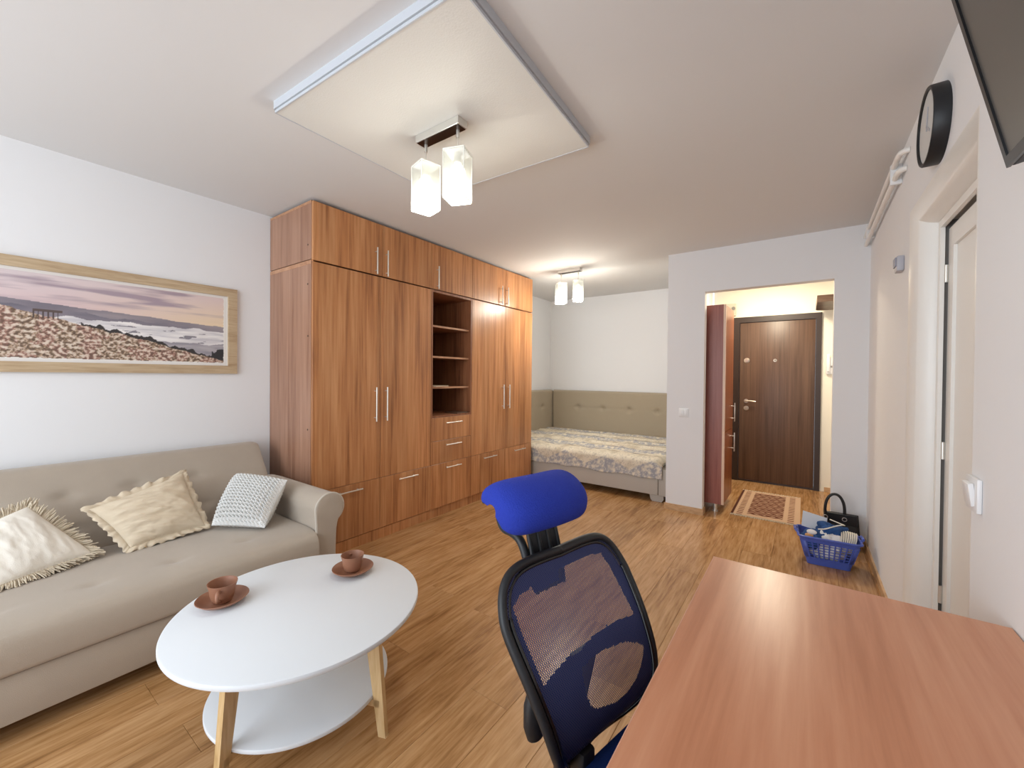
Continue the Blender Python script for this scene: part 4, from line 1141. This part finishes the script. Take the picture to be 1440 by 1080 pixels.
bm = BM(); cyl(bm, CP(0, .38, .10), CP(0, .38, .24), .028); cyl(bm, CP(0, .38, .24), CP(0, .38, .33), .016); obj('gas_lift', bm, M['black'], oc, smooth=True)
for k in range(5):
    a = radians(72 * k + 15); dv = Vector((cos(a), sin(a), 0)); c0 = CP(0, .38, 0)
    bm = BM(); tube(bm, [c0 + dv * .02 + Vector((0, 0, .105)), c0 + dv * .16 + Vector((0, 0, .095)), c0 + dv * .285 + Vector((0, 0, .075))], [.028, .024, .017], 10)
    lg = obj('leg', bm, M['black'], oc, smooth=True)
    tg = Vector((-dv.y, dv.x, 0)); w0 = c0 + dv * .29 + Vector((0, 0, .026))
    bm = BM()
    for sgn_ in (-1, 1): cyl(bm, w0 + tg * sgn_ * .008, w0 + tg * sgn_ * .024, .026, n=18)
    cyl(bm, w0 - tg * .008, w0 + tg * .008, .008); cyl(bm, w0, w0 + Vector((0, 0, .05)), .007)
    obj('caster', bm, M['blackgloss'], lg, smooth=True)

# ================================================================== BASKET, CLOTHES AND HANDBAG
BQ = [Vector((-.012, 3.632)), Vector((.338, 3.655)), Vector((.322, 3.905)), Vector((-.028, 3.882))]     # rim corners, near-left first
BKc = sum(BQ, Vector((0, 0))) / 4
bs = thing('laundry_basket', (BKc.x, BKc.y, 0), 'blue plastic lattice laundry basket full of clothes on the floor by the wall', 'basket')
ex = (BQ[1] - BQ[0]) / 2; ey = (BQ[3] - BQ[0]) / 2
HB = .205
def bpt(a, b, z, grow=1.0):
    k = (.70 + .30 * z / HB) * grow
    p = BKc + ex * a * k + ey * b * k; return Vector((p.x, p.y, z))
def bring(z, n=10, grow=1.0, r=.22):
    """rounded rectangle ring of points at height z, list of (a, b)"""
    out = []
    for cx, cy, a0 in ((1 - r, 1 - r, 0), (-1 + r, 1 - r, 90), (-1 + r, -1 + r, 180), (1 - r, -1 + r, 270)):
        for k in range(n): t = radians(a0 + 90 * k / (n - 1)); out.append((cx + r * cos(t), cy + r * sin(t)))
    return out
RR = bring(0)
ribs = BM()
# wall: grid of cells on four sides, holes left open between ribs
def side_pts(side, s):
    return {0: (s, -1), 1: (1, s), 2: (-s, 1), 3: (-1, -s)}[side]
levels = [.055, .075, .095, .115, .135, .155, .17]
for side in range(4):
    ncol = 8 if side % 2 == 0 else 6
    for k in range(ncol + 1):
        s = -.80 + 1.60 * k / ncol; a, b = side_pts(side, s)
        cyl(ribs, bpt(a, b, .05), bpt(a, b, .175), .0046, n=6)
    for z in levels:
        a0, b0 = side_pts(side, -.82); a1, b1 = side_pts(side, .82); cyl(ribs, bpt(a0, b0, z), bpt(a1, b1, z), .003, n=6)
obj('lattice', ribs, M['basket'], bs, kind='stuff')
def band(z0, z1, th_=.004):
    bm = BM(); rows = [[bpt(a, b, z) for a, b in RR] for z in (z0, z1)] + [[bpt(a, b, z, 1 - .018) for a, b in RR] for z in (z1, z0)]
    rows.append(rows[0]); loft(bm, rows, True, False); bmesh.ops.remove_doubles(bm, verts=bm.verts, dist=1e-5); return bm
obj('lower_band', band(.006, .052), M['basket'], bs, smooth=True)
obj('upper_band', band(.172, .203), M['basket'], bs, smooth=True)
bm = BM()
for sa, sb in ((1, 1), (-1, 1), (-1, -1), (1, -1)):
    r = .22; rows = []
    for z in (.05, .175):
        rows.append([bpt(sa * (1 - r + r * cos(t * pi / 12)), sb * (1 - r + r * sin(t * pi / 12)), z) for t in range(7)])
    V_ = [[bm.verts.new(p) for p in r_] for r_ in rows]
    for k in range(6): bm.faces.new((V_[0][k], V_[0][k + 1], V_[1][k + 1], V_[1][k]))
cn = obj('corner_wall', bm, M['basket'], bs, smooth=True, kind='stuff'); md = cn.modifiers.new('thickness', 'SOLIDIFY'); md.thickness = .004
bm = BM(); f_ = bm.faces.new([bm.verts.new(bpt(a, b, .008)) for a, b in RR]); bmesh.ops.extrude_face_region(bm, geom=[f_])
bmesh.ops.translate(bm, vec=(0, 0, -.006), verts=bm.verts[-len(RR):]); obj('bottom', bm, M['basket'], bs)
obj('rim', tube(BM(), [bpt(a, b, .205, 1.03) for a, b in RR], .008, 8, True), M['basket'], bs, smooth=True)
for sb in (-1, 1):
    obj('handle', tube(BM(), [bpt(sb * 1.03, -.35, .205), bpt(sb * 1.09, -.28, .222), bpt(sb * 1.09, .28, .222), bpt(sb * 1.03, .35, .205)], .009, 8), M['basket'], bs, smooth=True)

def lump(center, sx, sy, sz, seed, amp, fold, n=28):
    """crumpled cloth: noise-folded ellipsoid"""
    bm = BM(); bmesh.ops.create_icosphere(bm, subdivisions=4, radius=1.0)
    for v in bm.verts:
        d = v.co.copy(); k = 1 + amp * noise.fractal(d * fold + Vector((seed, 0, 0)), 1.0, 2.0, 3) + amp * .8 * (abs(noise.noise(d * fold * 1.3 + Vector((0, seed, 0)))) - .3)
        v.co = Vector((d.x * sx * k, d.y * sy * k, d.z * sz * k)) + Vector(center)
    return bm
def bpos(a, b, z): p = bpt(a, b, z); return (p.x, p.y, z)
o = obj('towel', lump(bpos(.14, .1, .205), .095, .085, .085, 2.0, .38, 1.7), M['navy'], smooth=True, angle=180); tag(o, 'crumpled navy blue towel on top of the blue laundry basket', 'towel')
o = obj('shirt', lump(bpos(.05, -.45, .165), .072, .05, .075, 5.0, .35, 1.6), M['cotton'], smooth=True, angle=180); tag(o, 'bunched white shirt at the front of the laundry basket', 'shirt')
o = obj('towel', lump(bpos(-.05, -.22, .098), .112, .075, .072, 8.0, .14, 1.6), M['cotton'], smooth=True, angle=180); tag(o, 'white towel showing through the lattice low in the laundry basket', 'towel')
t = thing('wash_bag', bpos(-.55, -.35, .17), 'navy pouch with white band and orange patches in the laundry basket', 'pouch')
obj('body', lump(bpos(-.56, -.30, .165), .068, .07, .075, 11.0, .22, 1.4), M['navy'], t, smooth=True, angle=180)
for dx, dy, dz, mm, r in ((-.02, -.062, .045, 'orange', .022), (.012, -.066, .015, 'orange', .018), (-.005, -.062, .072, 'cotton', .026)):
    c = Vector(bpos(-.56, -.30, .165)) + Vector((dx, dy, dz)); b2 = BM(); bmesh.ops.create_uvsphere(b2, u_segments=14, v_segments=8, radius=r)
    bmesh.ops.scale(b2, vec=(1.2, .45, .7), verts=b2.verts); bmesh.ops.translate(b2, vec=c, verts=b2.verts); obj('patch', b2, M[mm], t, smooth=True)
o = obj('card_sheet', obox(BM(), bpos(-.38, .62, .262), (.075, .006, -.016), (.004, .012, .055), (.0, -.003, .001)), M['card']); tag(o, 'stiff pale grey card sheet standing at the back of the laundry basket', 'card')
t = thing('cord_coil', bpos(.68, -.2, .2), 'coil of cream electric cord at the right end of the laundry basket', 'cord')
bm = BM()
for k in range(8):
    c = Vector(bpos(.42 + .066 * k, -.25 + .02 * k, .175)); R0 = .082 - .0025 * abs(k - 3)
    tilt = radians(8 + 2 * k); pts = []
    for q in range(28):
        a = 2 * pi * q / 28; pts.append(c + Vector((sin(tilt) * R0 * sin(a) * .5, R0 * cos(a) * .95, R0 * sin(a))))
    tube(bm, pts, .0046, 6, True)
obj('loops', bm, M['cord'], t, smooth=True)
obj('loose_end', tube(BM(), smoothpoly([bpos(-.32, -.35, .25), bpos(-.1, -.45, .262), bpos(.2, -.2, .285), bpos(.45, .05, .295), bpos(.55, .3, .28), bpos(.1, .55, .30)], 2, False), .004, 6), M['cord'], t, smooth=True)

hbag = thing('handbag', (.255, 4.17, 0), 'black leather handbag with arched handle against the wall behind the basket', 'handbag')
bm = BM(); rows = []
for z, k, dth in ((.0, 1.0, .062), (.02, 1.02, .066), (.12, .99, .055), (.22, .93, .035), (.262, .90, .018), (.268, .895, .012)):
    hwid = .118 * k; r = []
    for q in range(28):
        a = 2 * pi * q / 28; ca, sa = cos(a), sin(a)
        r.append((.258 + hwid * math.copysign(abs(ca) ** .4, ca), 4.205 + dth * math.copysign(abs(sa) ** .6, sa), z))
    rows.append(r)
loft(bm, rows); obj('body', bm, M['leather'], hbag, smooth=True, angle=50)
obj('flap', box(BM(), .165, .352, 4.155, 4.17, .19, .272, .004), M['leather'], hbag)
pts = [(.185, 4.178, .235), (.182, 4.178, .30), (.190, 4.178, .36), (.213, 4.178, .408), (.245, 4.178, .424), (.277, 4.178, .408), (.300, 4.178, .36), (.308, 4.178, .30), (.305, 4.178, .235)]
obj('handle', tube(BM(), smoothpoly([(x - .03, y, z) for x, y, z in pts], 2, False), .0105, 10), M['leather'], hbag, smooth=True)
for xx in (.155, .275): obj('ring', tube(BM(), [(xx + .014 * cos(a * pi / 8), 4.150, .235 + .014 * sin(a * pi / 8)) for a in range(16)], .0028, 6, True), M['chrome'], hbag, smooth=True)
